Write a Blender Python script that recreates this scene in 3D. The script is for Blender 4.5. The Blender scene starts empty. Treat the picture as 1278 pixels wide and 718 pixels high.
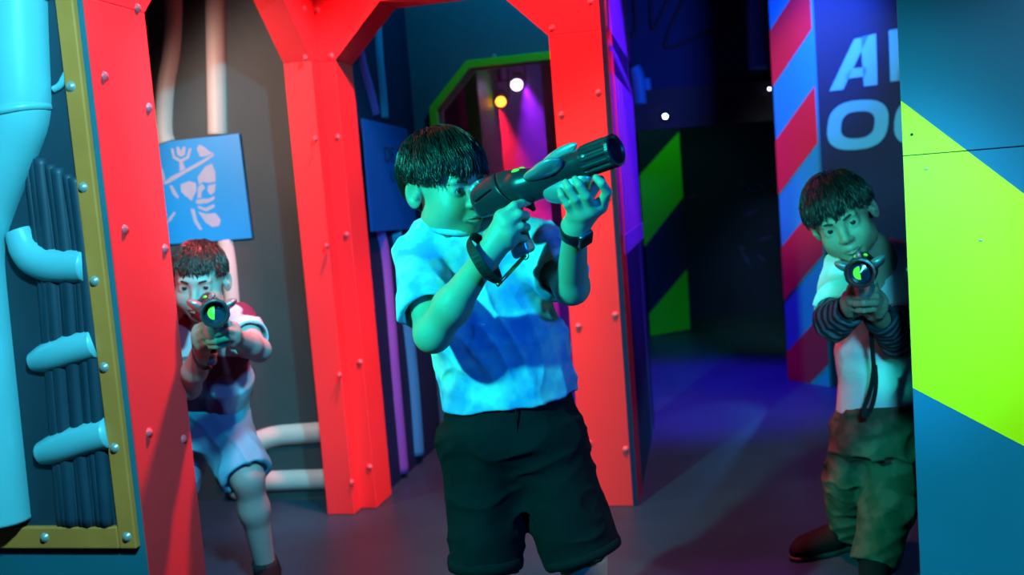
import bpy, math, random
import numpy as np
random.seed(7); RNG = np.random.default_rng(7)
scene = bpy.context.scene
COL = scene.collection
V = np.array
# ---------------------------------------------------------------- camera
FPX = 35/36*1278; PITCH = math.radians(5.3); ROLL = math.radians(4.5)
CAM = V([0, 0, 1.2])
_fw = V([0, math.cos(PITCH), -math.sin(PITCH)]); _r0 = V([1., 0, 0]); _u0 = V([0, math.sin(PITCH), math.cos(PITCH)])
_r = math.cos(ROLL)*_r0 - math.sin(ROLL)*_u0; _u = math.sin(ROLL)*_r0 + math.cos(ROLL)*_u0
from mathutils import Matrix, Vector
cd = bpy.data.cameras.new('camera'); cam = bpy.data.objects.new('camera', cd); COL.objects.link(cam)
cd.sensor_width = 36; cd.lens = 35; cd.clip_start = 0.05
cam.matrix_world = Matrix([[_r[i], _u[i], -_fw[i], CAM[i]] for i in range(3)] + [[0, 0, 0, 1]])
cd.dof.use_dof = True; cd.dof.focus_distance = 2.08; cd.dof.aperture_fstop = 3.2
scene.camera = cam
def ray(x, y): return _fw + _r*(x-639)/FPX + _u*(359-y)/FPX
def P(x, y, Y):
    d = ray(x, y); return CAM + d*(Y/d[1])
# ---------------------------------------------------------------- world, exposure
scene.view_settings.view_transform = 'Standard'; scene.view_settings.look = 'None'
scene.view_settings.gamma = 1.0; scene.view_settings.use_curve_mapping = False
scene.view_settings.exposure = 0.0
w = bpy.data.worlds.new('world'); scene.world = w; w.use_nodes = True
w.node_tree.nodes['Background'].inputs[0].default_value = (0.02, 0.06, 0.16, 1)
w.node_tree.nodes['Background'].inputs[1].default_value = 0.06
# ---------------------------------------------------------------- coloured party lamps, and added spots for the fluorescent paint
def spot(name, loc, to, col, power, deg=60, blend=.5, rad=.05):
    ld = bpy.data.lights.new(name, 'SPOT'); o = bpy.data.objects.new(name, ld); COL.objects.link(o)
    ld.color = col; ld.energy = power; ld.spot_size = math.radians(deg); ld.spot_blend = blend; ld.shadow_soft_size = rad
    o.location = loc; o.rotation_euler = (Vector(to)-Vector(loc)).to_track_quat('-Z', 'Y').to_euler()
    return o
def point(name, loc, col, power, rad=.05):
    ld = bpy.data.lights.new(name, 'POINT'); o = bpy.data.objects.new(name, ld); COL.objects.link(o)
    ld.color = col; ld.energy = power; ld.shadow_soft_size = rad; o.location = loc
    return o
CY = (0.015, 1.0, 0.78)
spot('key_lamp_cyan', (-1.45, 0.65, 2.05), (0.0, 2.28, 1.0), CY, 430, 46, .6, .05)
spot('wall_lamp_cyan', (-.1, .7, 2.4), (-1.35, 2.6, 1.0), (0.17, .76, 1.0), 430, 44, .6, .1)
spot('fill_lamp_blue', (.9, 0.3, 1.7), (0.15, 2.3, .9), (0.0, 0.22, 1.0), 110, 36, .6, .08)
spot('cross_lamp_cyan', (.65, 1.2, 2.55), (-.92, 3.75, 1.05), (.0, .80, 1.0), 320, 34, .5, .06)
spot('arch_helper_red', (.35, 2.95, 2.8), (.33, 3.75, .6), (1.0, .09, .11), 330, 56, .4, .06)  # added spot, stands in for the UV glow of the red arch paint
spot('corner_helper_red', (-.1, 3.15, 2.8), (-.6, 3.95, .6), (1.0, .09, .11), 330, 52, .4, .06)  # added as well, gives the same fluorescent red to the arch corner
spot('post_helper_red', (-.3, 3.35, 2.8), (-1.15, 2.45, .9), (1.0, .07, .10), 520, 40, .5, .06)  # added red light in place of the left post's own fluorescence
spot('corner_lamp_warm', (-1.6, 3.2, 1.75), (-.75, 3.92, 1.3), (1.0, .62, .50), 62, 92, .6, .08)
spot('panel_helper_white', (2.3, 0.9, 2.3), (1.5, 2.2, 1.0), (1., .95, .85), 170, 50, .6, .08)  # added to brighten the right wall, whose lime paint fluoresces under UV
spot('boy_lamp_cyan', (.45, .4, 1.55), (1.0, 2.85, .82), (.06, .74, 1.0), 170, 24, .6, .1)
spot('side_lamp_violet', (1.6, 3.6, 2.5), (.55, 4.2, 1.5), (.25, .01, 1.0), 280, 45, .5, .05)
spot('floor_lamp_blue', (1.2, 5.6, 2.7), (.95, 5.6, 0), (.12, .01, 1.0), 600, 52, .7, .1)
spot('streak_lamp_blue', (2.25, 7.3, 1.1), (.72, 4.5, 0), (.02, .32, 1.0), 80, 15, .6, .03)
spot('doorway_lamp_green', (.05, 4.6, 2.6), (-.1, 5.6, 1.7), (.05, 1.0, .05), 40, 44, .6, .05)
spot('passage_lamp_blue', (.2, 4.2, 2.6), (-.25, 4.9, 1.3), (.0, .55, 1.0), 20, 100, .6, .1)
spot('far_lamp_blue', (1.7, 4.9, 2.2), (1.6, 7.5, 1.4), (.04, .12, 1.0), 130, 90, .6, .1)
spot('hazard_lamp_green', (1.35, 7.15, 2.1), (1.22, 7.9, .9), (.2, 1., .4), 10, 110, .6, .1)
spot('stripe_lamp_white', (.95, 3.6, 2.6), (1.85, 5.5, 1.5), (.95, 1., .95), 170, 34, .6, .1)
spot('floor_lamp_magenta', (.75, 3.0, 2.8), (.62, 2.72, 0), (1., .02, .5), 110, 16, .6, .05)
_q = P(618, 128, 6.1); spot('stage_beam_red', tuple(_q), (-.1, 7.0, .5), (1., .01, .03), 380, 60, .5, .02)
_q = P(655, 106, 6.0); spot('stage_beam_violet', tuple(_q), (.40, 6.8, .7), (.30, .01, 1.0), 240, 46, .5, .02)

# ---------------------------------------------------------------- materials
def lin(c): return tuple((x/12.92 if x <= .04045 else ((x+.055)/1.055)**2.4) for x in c)
MATS = {}
def mat(name, col, rough=.5, metal=0., var=.12, scale=8., bump=0., bscale=60., spec=.5, sheen=0., emit=None, estr=0.):
    m = bpy.data.materials.new(name); m.use_nodes = True; MATS[name] = m
    nt = m.node_tree; b = nt.nodes['Principled BSDF']
    b.inputs['Roughness'].default_value = rough; b.inputs['Metallic'].default_value = metal
    b.inputs['Specular IOR Level'].default_value = spec
    tc = nt.nodes.new('ShaderNodeTexCoord')
    nz = nt.nodes.new('ShaderNodeTexNoise'); nz.inputs['Scale'].default_value = scale; nz.inputs['Detail'].default_value = 5
    nt.links.new(tc.outputs['Object'], nz.inputs['Vector'])
    mx = nt.nodes.new('ShaderNodeMix'); mx.data_type = 'RGBA'
    mx.inputs['A'].default_value = (*[max(0, c*(1-var)) for c in col], 1); mx.inputs['B'].default_value = (*[min(1, c*(1+var)) for c in col], 1)
    nt.links.new(nz.outputs['Fac'], mx.inputs['Factor']); nt.links.new(mx.outputs['Result'], b.inputs['Base Color'])
    if bump:
        n2 = nt.nodes.new('ShaderNodeTexNoise'); n2.inputs['Scale'].default_value = bscale; n2.inputs['Detail'].default_value = 4
        nt.links.new(tc.outputs['Object'], n2.inputs['Vector'])
        bp = nt.nodes.new('ShaderNodeBump'); bp.inputs['Strength'].default_value = bump; bp.inputs['Distance'].default_value = .004
        nt.links.new(n2.outputs['Fac'], bp.inputs['Height']); nt.links.new(bp.outputs['Normal'], b.inputs['Normal'])
    if emit: b.inputs['Emission Color'].default_value = (*emit, 1); b.inputs['Emission Strength'].default_value = estr
    if sheen: b.inputs['Sheen Weight'].default_value = sheen
    return m
def two_tone(name, c1, c2, scale=6., lo=.42, hi=.58, rough=.8, detail=2., bump=0., stretch=(1, 1, 1)):
    """patchy cloth or mural: two colours mixed by noise"""
    m = mat(name, c1, rough, 0, 0, bump=bump, bscale=400); nt = m.node_tree
    mx = [n for n in nt.nodes if n.type == 'MIX'][0]; nz = mx.inputs['Factor'].links[0].from_node
    nz.inputs['Scale'].default_value = scale; nz.inputs['Detail'].default_value = detail
    mp = nt.nodes.new('ShaderNodeMapping'); mp.inputs['Scale'].default_value = stretch
    tc = [n for n in nt.nodes if n.type == 'TEX_COORD'][0]
    nt.links.new(tc.outputs['Object'], mp.inputs['Vector']); nt.links.new(mp.outputs['Vector'], nz.inputs['Vector'])
    rp = nt.nodes.new('ShaderNodeMapRange'); rp.inputs['From Min'].default_value = lo; rp.inputs['From Max'].default_value = hi
    nt.links.new(nz.outputs['Fac'], rp.inputs['Value']); nt.links.new(rp.outputs['Result'], mx.inputs['Factor'])
    mx.inputs['A'].default_value = (*c1, 1); mx.inputs['B'].default_value = (*c2, 1)
    return m
# ---------------------------------------------------------------- object helpers
def link(name, me, m=None, parent=None, smooth=False, bevel=0):
    o = bpy.data.objects.new(name, me); COL.objects.link(o)
    if m is not None and not me.materials: me.materials.append(m if not isinstance(m, str) else MATS[m])
    if smooth: me.polygons.foreach_set('use_smooth', [True]*len(me.polygons))
    if parent is not None: o.parent = parent; o.matrix_parent_inverse = parent.matrix_world.inverted()
    if bevel:
        b = o.modifiers.new('bevel', 'BEVEL'); b.width = bevel; b.segments = 2; b.limit_method = 'ANGLE'
    return o
def mesh(name, v, f):
    me = bpy.data.meshes.new(name); me.from_pydata([tuple(map(float, p)) for p in v], [], [tuple(map(int, q)) for q in f]); me.update(); return me
def tag(o, label, cat=None, group=None, kind=None):
    if label: o['label'] = label
    if cat: o['category'] = cat
    if group: o['group'] = group
    if kind: o['kind'] = kind
    return o
def thing(name, label, cat, loc=(0, 0, 0), group=None):
    o = bpy.data.objects.new(name, None); COL.objects.link(o); o.location = loc; o.empty_display_size = .05
    bpy.context.view_layer.update()
    return tag(o, label, cat, group)
def newell(pts):
    n = np.zeros(3)
    for i in range(len(pts)): n += np.cross(pts[i], pts[(i+1) % len(pts)])
    return n/np.linalg.norm(n)
class Plane:
    """a wall plane: origin O, horizontal axis ex, normal n towards the room"""
    def __init__(s, O, ex, n=None, ez=(0, 0, 1)):
        s.O = V(O, float); s.ex = V(ex, float)/np.linalg.norm(ex); s.ez = V(ez, float)
        s.n = np.cross(s.ex, s.ez) if n is None else V(n, float); s.n /= np.linalg.norm(s.n)
    def at(s, u, z, d=0.): return s.O + s.ex*u + s.ez*z + s.n*d
    def uv(s, px, py):
        r = ray(px, py); t = ((s.O-CAM) @ s.n)/(r @ s.n); q = CAM + r*t - s.O
        return (q @ s.ex, q @ s.ez)
    def prism(s, name, poly, d0, d1, m, parent=None, bevel=0.):
        """polygon in (u,z), from depth d0 (back) to d1 (front)"""
        a = [s.at(u, z, d0) for u, z in poly]; b = [s.at(u, z, d1) for u, z in poly]
        n = len(poly); v = a+b
        if newell(b) @ s.n < 0: a = a[::-1]; b = b[::-1]; v = a+b
        f = [tuple(range(n))[::-1], tuple(range(n, 2*n))] + [(i, (i+1) % n, n+(i+1) % n, n+i) for i in range(n)]
        return link(name, mesh(name, v, f), m, parent, bevel=bevel)
    def rect(s, name, u0, u1, z0, z1, d0, d1, m, parent=None, bevel=0.):
        return s.prism(name, [(u0, z0), (u1, z0), (u1, z1), (u0, z1)], d0, d1, m, parent, bevel)
def tube(name, pts, r, m, parent=None, seg=12, closed=False, smooth=2, cap=True):
    """round pipe along a polyline, radius scalar or list"""
    p = V(pts, float); rr = np.full(len(p), r) if np.isscalar(r) else V(r, float)
    for _ in range(smooth):
        q = [p[0]]; s = [rr[0]]
        for i in range(len(p)-1):
            q += [p[i]*.75+p[i+1]*.25, p[i]*.25+p[i+1]*.75]; s += [rr[i]*.75+rr[i+1]*.25, rr[i]*.25+rr[i+1]*.75]
        q.append(p[-1]); s.append(rr[-1]); p = V(q); rr = V(s)
    t = np.gradient(p, axis=0); t /= np.linalg.norm(t, axis=1)[:, None]+1e-12
    ref = V([0, 0, 1.]) if abs(t[0][2]) < .8 else V([1., 0, 0])
    v = []; nrm = np.cross(t[0], ref); nrm /= np.linalg.norm(nrm)
    for i in range(len(p)):
        nrm = nrm - t[i]*(nrm @ t[i]); nrm /= np.linalg.norm(nrm); bi = np.cross(t[i], nrm)
        for k in range(seg):
            a = 2*math.pi*k/seg; v.append(p[i]+rr[i]*(math.cos(a)*nrm+math.sin(a)*bi))
    f = []
    n = len(p)
    for i in range(n-1 if not closed else n):
        j = (i+1) % n
        for k in range(seg): f.append((i*seg+k, i*seg+(k+1) % seg, j*seg+(k+1) % seg, j*seg+k))
    if cap and not closed: f += [tuple(range(seg))[::-1], tuple(range((n-1)*seg, n*seg))]
    return link(name, mesh(name, v, f), m, parent, smooth=True)
def basis(x=None, z=None):
    """3x3 with rows = local axes, x exact, z approximate"""
    x = V(x, float)/np.linalg.norm(x); z = V(z, float); z = z-x*(z @ x); z /= np.linalg.norm(z)
    return V([x, np.cross(z, x), z])
def lathe(name, prof, o, R, m, parent=None, seg=24, smooth=True):
    """profile [(t, r)] turned about local x; R rows = axes"""
    v = []; f = []
    for t, r in prof:
        for k in range(seg):
            a = 2*math.pi*k/seg; v.append(o + R[0]*t + r*(math.cos(a)*R[1]+math.sin(a)*R[2]))
    for i in range(len(prof)-1):
        for k in range(seg): f.append((i*seg+k, i*seg+(k+1) % seg, (i+1)*seg+(k+1) % seg, (i+1)*seg+k))
    f += [tuple(range(seg))[::-1], tuple(range((len(prof)-1)*seg, len(prof)*seg))]
    return link(name, mesh(name, v, f), m, parent, smooth=smooth)
_rivet = {}
def rivet(pl, u, z, d, m, parent, r=.014, name='rivet'):
    """domed rivet head sitting on a wall plane, mesh shared by all of one size"""
    key = (r, m)
    if key not in _rivet:
        v = [(0, 0, r*.75)]; f = []; S = 10
        for i, (rr, h) in enumerate(((.62*r, r*.55), (r, 0.))):
            v += [(rr*math.cos(2*math.pi*k/S), rr*math.sin(2*math.pi*k/S), h) for k in range(S)]
        f += [(0, 1+k, 1+(k+1) % S) for k in range(S)] + [(1+k, 1+S+k, 1+S+(k+1) % S, 1+(k+1) % S) for k in range(S)]
        me = mesh('rivet', v, f); me.materials.append(MATS[m]); me.polygons.foreach_set('use_smooth', [True]*len(me.polygons)); _rivet[key] = me
    o = bpy.data.objects.new(name, _rivet[key]); COL.objects.link(o)
    p = pl.at(u, z, d); M = Matrix([[pl.ex[i], pl.ez[i], pl.n[i], p[i]] for i in range(3)]+[[0, 0, 0, 1]])
    o.parent = parent; o.matrix_parent_inverse = parent.matrix_world.inverted(); o.matrix_basis = M
    return o
# ---------------------------------------------------------------- materials of the place
mat('floor_paint', (.016, .06, .10), .42, 0, .35, 3., .25, 90, spec=.3)
mat('black_paint', (.012, .014, .018), .7)
mat('red_paint', (.92, .044, .054), .55, 0, .06, 3., spec=.12)
mat('red_rivet', (.80, .12, .16), .3, 0, .05)
mat('teal_paint', (.012, .16, .21), .55, 0, .2, 4.)
mat('grey_mural', (.040, .060, .068), .65, 0, .35, 3.)
mat('mural_dark', (.015, .05, .075), .6, 0, .4, 5.)
mat('pipe_paint', (.16, .58, .64), .30, 0, .15, 4., spec=.7)
mat('pipe_beige', (.60, .54, .52), .5, 0, .15, 4.)
mat('cable_paint', (.012, .05, .08), .5, 0, .3, 9.)
mat('brass_paint', (.92, .26, .05), .42, 0, .25, 6.)
mat('steel_rivet', (.45, .5, .45), .3, .4, .1)
mat('poster_blue', (.0, .31, .78), .5, 0, .06)
mat('poster_pale', (.42, .42, .60), .6, 0, .12, 20)
mat('notice_blue', (.0, .09, .40), .6, 0, .1, spec=.1)
mat('notice_ink', (.004, .012, .06), .6)
mat('green_paint', (.06, .75, .01), .5, 0, .1)
mat('lime_paint', (.80, .90, .0), .48, 0, .06, 3.)
mat('panel_teal', (.0, .15, .36), .5, 0, .12, 5.)
mat('navy_paint', (.005, .02, .07), .65, 0, .3, 3., spec=.2)
mat('violet_paint', (.16, .10, .55), .5, 0, .15, 5.)
mat('stripe_red', (.80, .02, .05), .5, 0, .08, 3.)
mat('stripe_blue', (.02, .30, .56), .5, 0, .12, 3.)
mat('letter_blue', (.04, .42, .68), .6, 0, .05)
mat('leaf_blue', (.006, .02, .16), .6)
mat('screw_dark', (.02, .02, .02), .4, .5)
mat('lamp_black', (.02, .02, .022), .4, .3)
mat('lens_white', (.8, .7, 1), .3, emit=(.75, .45, 1.0), estr=16)
mat('lens_red', (1, .3, .1), .3, emit=(1.0, .25, .02), estr=9)
mat('lens_blue', (.6, .7, 1), .3, emit=(.55, .6, 1.0), estr=30)
E1 = V([.975, -.222, 0]); E1 /= np.linalg.norm(E1); E2 = V([-E1[1], E1[0], 0])
OB = V([-.69, 3.9, 0])
def struct(o, label=None): o['kind'] = 'structure'; 
def S(o, label, cat=None):
    o['kind'] = 'structure'; o['label'] = label; o['category'] = cat or 'wall'; return o
# ---------------------------------------------------------------- floor and ceiling
fl = link('floor', mesh('floor', [(-4, -1.5, -.05), (5, -1.5, -.05), (5, 10, -.05), (-4, 10, -.05), (-4, -1.5, 0), (5, -1.5, 0), (5, 10, 0), (-4, 10, 0)],
     [(3, 2, 1, 0), (4, 5, 6, 7), (0, 1, 5, 4), (1, 2, 6, 5), (2, 3, 7, 6), (3, 0, 4, 7)]), 'floor_paint'); S(fl, 'dark painted floor with coloured light pools', 'floor')
ce = link('ceiling', mesh('ceiling', [(-4, 2.9, 3.0), (5, 2.9, 3.0), (5, 10, 3.0), (-4, 10, 3.0), (-4, 2.9, 3.05), (5, 2.9, 3.05), (5, 10, 3.05), (-4, 10, 3.05)],
     [(3, 2, 1, 0), (4, 5, 6, 7), (0, 1, 5, 4), (1, 2, 6, 5), (2, 3, 7, 6), (3, 0, 4, 7)]), 'black_paint'); S(ce, 'black ceiling above the maze', 'ceiling')
# ---------------------------------------------------------------- riveted red archways
def arch(name, label, pl, u0, u1, ul, ur, th, rivs, zc=1.765, c=.2, zo=2.26, oc=.24):
    t = thing(name, label, 'archway', tuple(pl.at((u0+u1)/2, 0, -th/2))); zt = zc+c
    for nm, poly in (('post', [(u0, 0), (ul, 0), (ul, zc), (u0, zc)]),
                     ('post', [(ur, 0), (u1, 0), (u1, zc), (ur, zc)]),
                     ('gusset', [(u0, zc), (ul, zc), (ul+c, zt), (ul+c, zo), (u0+oc, zo), (u0, zo-oc)]),
                     ('gusset', [(ur, zc), (u1, zc), (u1, zo-oc), (u1-oc, zo), (ur-c, zo), (ur-c, zt)]),
                     ('lintel', [(ul+c, zt), (ur-c, zt), (ur-c, zo), (ul+c, zo)])):
        pl.prism(nm, poly, -th, 0, 'red_paint', t, bevel=.003)
    for q in rivs: u, z = pl.uv(*q); rivet(pl, u, z, -.001, 'red_rivet', t, .0135)
    return t
FA = Plane(OB, E1)
arch('red_archway', 'red riveted archway right behind the boy in the white shirt', FA, .0, 1.128, .085, .918, .18,
     [(396, 13), (413, 70), (421, 171), (432, 293), (449, 452), (461, 583), (689, 35), (701, 143), (712, 275), (722, 407), (735, 553), (737, 2), (747, 115), (759, 247), (768, 393), (781, 561), (468, -22), (640, -25)])
LA = Plane(OB+E1*.02, E2)
arch('red_archway', 'red riveted archway at left with a boy hiding behind its near post', LA, -1.4385, .0, -1.172, -.075, .115,
     [(172, 10), (131, 95), (186, 134), (156, 286), (206, 310), (186, 540), (229, 548), (380, 11), (381, 72), (394, 173), (408, 307), (424, 468), (439, 602)])
# ---------------------------------------------------------------- left wall with framed pipework
LW = Plane(OB+E2*-1.44, E1)
wl = LW.rect('wall_left', -2.2, -.097, 0, 2.6, -.12, 0, 'teal_paint'); S(wl, 'teal wall with brass framed bundle of pale pipes')
um = lambda pl, *q: float(np.mean([pl.uv(*a)[0] for a in q])); zm = lambda pl, *q: float(np.mean([pl.uv(*a)[1] for a in q]))
b0 = um(LW, (74, 0), (152, 657)); b1 = um(LW, (98, 0), (175, 684)); z0 = zm(LW, (2, 679), (173, 685)); z1 = zm(LW, (2, 654), (150, 657))
LW.rect('edge_board', -.097, .0195, 0, 2.6, -.0012, 0, 'teal_paint', wl)
LW.rect('back_panel', -2.1, b0, z1, 2.5, .0, .004, 'mural_dark', wl)
LW.rect('brass_bar', b0, b1, z0, 2.55, .0, .02, 'brass_paint', wl, .004)
LW.rect('brass_bar', -2.15, b0-.001, z0, z1, .0, .02, 'brass_paint', wl, .004)
for q in ((95, 109), (110, 234), (124, 350), (136, 457), (149, 557), (164, 667), (62, 668), (82, -10), (-40, 668)):
    u, z = LW.uv(*q); rivet(LW, u, z, .02, 'steel_rivet', wl, .0135)
def wallpipe(name, pl, pxs, r, m, parent, d=0., **k):
    return tube(name, [pl.at(*pl.uv(x, y), d) for x, y in pxs], r, m, parent, **k)
wallpipe('pipe', LW, [(26, -60), (28, 30), (31, 95), (33, 140), (20, 175), (-18, 268), (-26, 310), (-22, 360), (4, 600), (9, 646)], .078, 'pipe_paint', wl, .02, seg=20)
wallpipe('pipe_collar', LW, [(31, 138), (33, 146)], .083, 'pipe_paint', wl, .02, seg=20, smooth=0)
wallpipe('pipe_collar', LW, [(30, -5), (31, 3)], .083, 'pipe_paint', wl, .02, seg=20, smooth=0)
wallpipe('pipe', LW, [(24, 288), (36, 318), (62, 332), (110, 332)], [.036, .046, .046, .044], 'pipe_paint', wl, .0, seg=14)
wallpipe('pipe', LW, [(42, 452), (60, 446), (90, 436), (122, 428)], [.026, .040, .042, .040], 'pipe_paint', wl, .0, seg=14)
wallpipe('pipe', LW, [(52, 566), (72, 560), (105, 548), (138, 540)], [.030, .042, .044, .042], 'pipe_paint', wl, .0, seg=14)
wallpipe('pipe', LW, [(70, 112), (78, 108), (84, 96), (90, 85)], .009, 'pipe_paint', wl, .008)
for i in range(9):
    x = 48+i*7.2; wallpipe('cable', LW, [(x-14+(i % 3)*2, 190+i*4), (x+4, 330), (x+16-(i % 2)*4, 480), (x+30, 655)], .010+.004*(i % 3), 'cable_paint', wl, .006, seg=8)
# ---------------------------------------------------------------- wall behind the left archway
BL = Plane(OB+E2*.12, E1)
wb = BL.rect('wall_back_left', -2.2, .05, 0, 2.75, -.08, 0, 'grey_mural'); S(wb, 'dark grey wall with painted beige pipes behind the left archway')
wallpipe('pipe', BL, [(217, -40), (217, 30), (214, 70), (206, 110), (204, 165), (208, 178)], .042, 'pipe_beige', wb, -.012, seg=14)
wallpipe('pipe', BL, [(268, -40), (270, 60), (271, 120), (272, 168)], .046, 'pipe_beige', wb, -.012, seg=14)
wallpipe('pipe', BL, [(281, 300), (286, 330), (290, 380), (292, 420), (272, 450)], .036, 'pipe_beige', wb, -.012, seg=14)
wallpipe('pipe', BL, [(285, 580), (303, 562), (325, 550), (345, 544), (372, 542), (425, 538)], .046, 'pipe_beige', wb, -.012, seg=14)
wallpipe('pipe', BL, [(290, 612), (320, 602), (350, 600), (425, 598)], .046, 'pipe_beige', wb, -.012, seg=14)
def pxpoly(pl, pts, d0, d1, name, m, parent): return pl.prism(name, [pl.uv(*q) for q in pts], d0, d1, m, parent)
po = thing('portrait_poster', 'blue poster of a man in a brimmed cap on the grey wall', 'poster', tuple(BL.at(*BL.uv(255, 240))))
pxpoly(BL, [(182, 180), (300, 167), (316, 297), (196, 306)], .006, .014, 'sheet', 'poster_blue', po)
Z = lambda a: [(180+x*.2229, 150+y*.2229) for x, y in a]
def patch(pts, n=0): return pxpoly(BL, Z(pts), .0135, .0150+n*.0004, 'portrait_patch', 'poster_pale', po)
patch([(118, 352), (160, 318), (250, 272), (330, 228), (398, 186), (400, 200), (330, 248), (240, 298), (150, 352), (128, 362)])
patch([(100, 268), (112, 270), (130, 330), (122, 350)])
patch([(398, 186), (372, 172), (345, 150), (318, 138), (305, 160), (322, 205), (350, 204)])
patch([(160, 160), (172, 215), (215, 238), (260, 215), (275, 160), (262, 158), (248, 204), (215, 220), (182, 202), (174, 158)])
patch([(208, 238), (226, 236), (240, 272), (210, 288)])
patch([(190, 150), (204, 150), (216, 175), (228, 150), (242, 150), (238, 195), (216, 206), (195, 195)])
patch([(214, 360), (262, 342), (300, 352), (304, 392), (290, 420), (276, 452), (246, 428), (218, 402)])
patch([(310, 318), (352, 262), (388, 244), (408, 290), (410, 345), (372, 352), (338, 346), (316, 362)])
patch([(312, 374), (336, 356), (350, 380), (330, 404), (330, 432), (308, 438)])
patch([(368, 366), (410, 356), (404, 402), (382, 420), (364, 396)])
patch([(300, 448), (336, 440), (372, 440), (404, 424), (402, 446), (362, 466), (320, 470), (300, 466)])
patch([(308, 478), (352, 492), (400, 470), (404, 486), (360, 512), (316, 496)])
patch([(270, 494), (292, 500), (306, 560), (336, 612), (322, 616), (288, 566)])
patch([(312, 512), (356, 524), (408, 520), (438, 556), (430, 590), (392, 598), (352, 570)])
patch([(152, 366), (168, 366), (205, 430), (198, 440), (172, 415)])
patch([(140, 575), (150, 548), (178, 512), (188, 520), (160, 562)])
# ---------------------------------------------------------------- passage beyond the front archway
PL = Plane(OB+E1*.055, E2)
wp = PL.rect('wall_passage_left', .2, 1.02, 0, 2.75, -.05, 0, 'navy_paint'); S(wp, 'dark passage wall with violet and blue pipes')
for pts, r, m in (([(447, 60), (452, 84), (460, 110), (468, 142)], .03, 'violet_paint'), ([(470, 30), (472, 70), (476, 110), (479, 148)], .03, 'stripe_blue'),
                  ([(470, 280), (479, 310), (486, 390), (492, 470), (503, 590)], .034, 'violet_paint'), ([(492, 290), (500, 330), (505, 390), (514, 470), (521, 568)], .04, 'stripe_blue')):
    wallpipe('pipe', PL, pts, r, m, wp, -.008, seg=12)
no = thing('notice_board', 'dark blue notice with faint lettering inside the passage', 'sign', tuple(PL.at(*PL.uv(478, 220))))
pxpoly(PL, [(443, 149), (499, 162), (511, 286), (455, 290)], .026, .036, 'sheet', 'notice_blue', no)
def text_mesh(s, pl, px, py, h, d, m, parent, name='letters', sx=1.):
    for i, chh in enumerate(s):
        cu = bpy.data.curves.new('t', 'FONT'); cu.body = chh; cu.size = h; cu.extrude = .0006; cu.resolution_u = 3
        to = bpy.data.objects.new('t', cu); COL.objects.link(to); dg = bpy.context.evaluated_depsgraph_get()
        me = bpy.data.meshes.new_from_object(to.evaluated_get(dg)); bpy.data.objects.remove(to)
        u, z = pl.uv(px, py); p = pl.at(u+i*h*.72*sx, z, d)
        me.transform(Matrix([[pl.ex[k]*sx, pl.ez[k], pl.n[k], p[k]] for k in range(3)]+[[0, 0, 0, 1]])); me.materials.clear()
        link(name, me, m, parent)
text_mesh('DESI', PL, 470, 203, .095, .0362, 'notice_ink', no, 'letter', 1.25)
text_mesh('UTE', PL, 478, 228, .075, .0362, 'notice_ink', no, 'letter', 1.25)
PB = Plane(OB+E2*1.02, E1)
ul_, zc_ = PB.uv(547, 138); ut_, zt_ = PB.uv(588, 86); ur_ = ul_+.80; c_ = ut_-ul_
wpb = thing('wall_passage_back', None, None, tuple(PB.at(.6, 0))); S(wpb, 'dark teal end wall of the passage around the green doorway')
for poly in ([(-.1, 0), (ul_, 0), (ul_, zc_), (-.1, zc_)], [(-.1, zc_), (ul_, zc_), (ut_, zt_), (ut_, 2.75), (-.1, 2.75)], [(ut_, zt_), (ur_-c_, zt_), (ur_-c_, 2.75), (ut_, 2.75)],
             [(ur_-c_, zt_), (ur_, zc_), (1.1, zc_), (1.1, 2.75), (ur_-c_, 2.75)], [(ur_, 0), (1.1, 0), (1.1, zc_), (ur_, zc_)]):
    PB.prism('wall_board', poly, -.06, 0, 'teal_paint', wpb)
gd = thing('green_doorway', 'bright green chamfered door frame at the end of the passage', 'doorway', tuple(PB.at(ul_+.4, 0)))
g = .038; PBF = lambda poly, nm='frame_bar': PB.prism(nm, poly, -.10, .03, 'green_paint', gd, .003)
PBF([(ul_-g, 0), (ul_, 0), (ul_, zc_), (ul_-g, zc_+.4*g)]); PBF([(ur_, 0), (ur_+g, 0), (ur_+g, zc_+.4*g), (ur_, zc_)])
PBF([(ul_-g, zc_+.4*g), (ul_, zc_), (ut_, zt_), (ut_-.4*g, zt_+g)]); PBF([(ur_, zc_), (ur_+g, zc_+.4*g), (ur_-c_+.4*g, zt_+g), (ur_-c_, zt_)])
PBF([(ut_-.4*g, zt_+g), (ut_, zt_), (ur_-c_, zt_), (ur_-c_+.4*g, zt_+g)])
u, z = PB.uv(617, 70); rivet(PB, u, z, 0, 'steel_rivet', wpb, .01)
# far room seen through the green doorway
GC = Plane(OB+E2*1.75, E1)
ga, gb = um(GC, (577, 92), (588, 200)), um(GC, (592, 92), (606, 200))
gc = GC.rect('green_column', ga, gb, 0, 2.6, -.5, 0, 'green_paint', None, .004); tag(gc, 'green painted column just inside the green doorway', 'column')
RC = Plane(OB+E2*2.3, E1)
ra = um(RC, (674, 75), (682, 186))
rc = RC.rect('red_column', ra, ra+.3, 0, 2.8, -.3, 0, 'stripe_red', None, .004); tag(rc, 'red column lit violet at the right of the far doorway', 'column')
FW = Plane(OB+E2*3.4, E1)
mat('far_grey', (.32, .30, .34), .6, 0, .3, 4.)
fwo = FW.rect('wall_far', -1.4, .8, 0, 2.95, -.08, 0, 'far_grey'); S(fwo, 'far wall washed in red and violet light')
FLW = Plane(OB+E1*-.35+E2*0, E2); 
hzv = FW.prism('haze', [(-1.0, .02), (.78, .02), (.78, 2.9), (-1.0, 2.9)], .02, 2.2, None); hzv['kind'] = 'stuff'; hzv['label'] = 'thin stage haze hanging in the far room'; hzv['category'] = 'haze'
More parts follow.
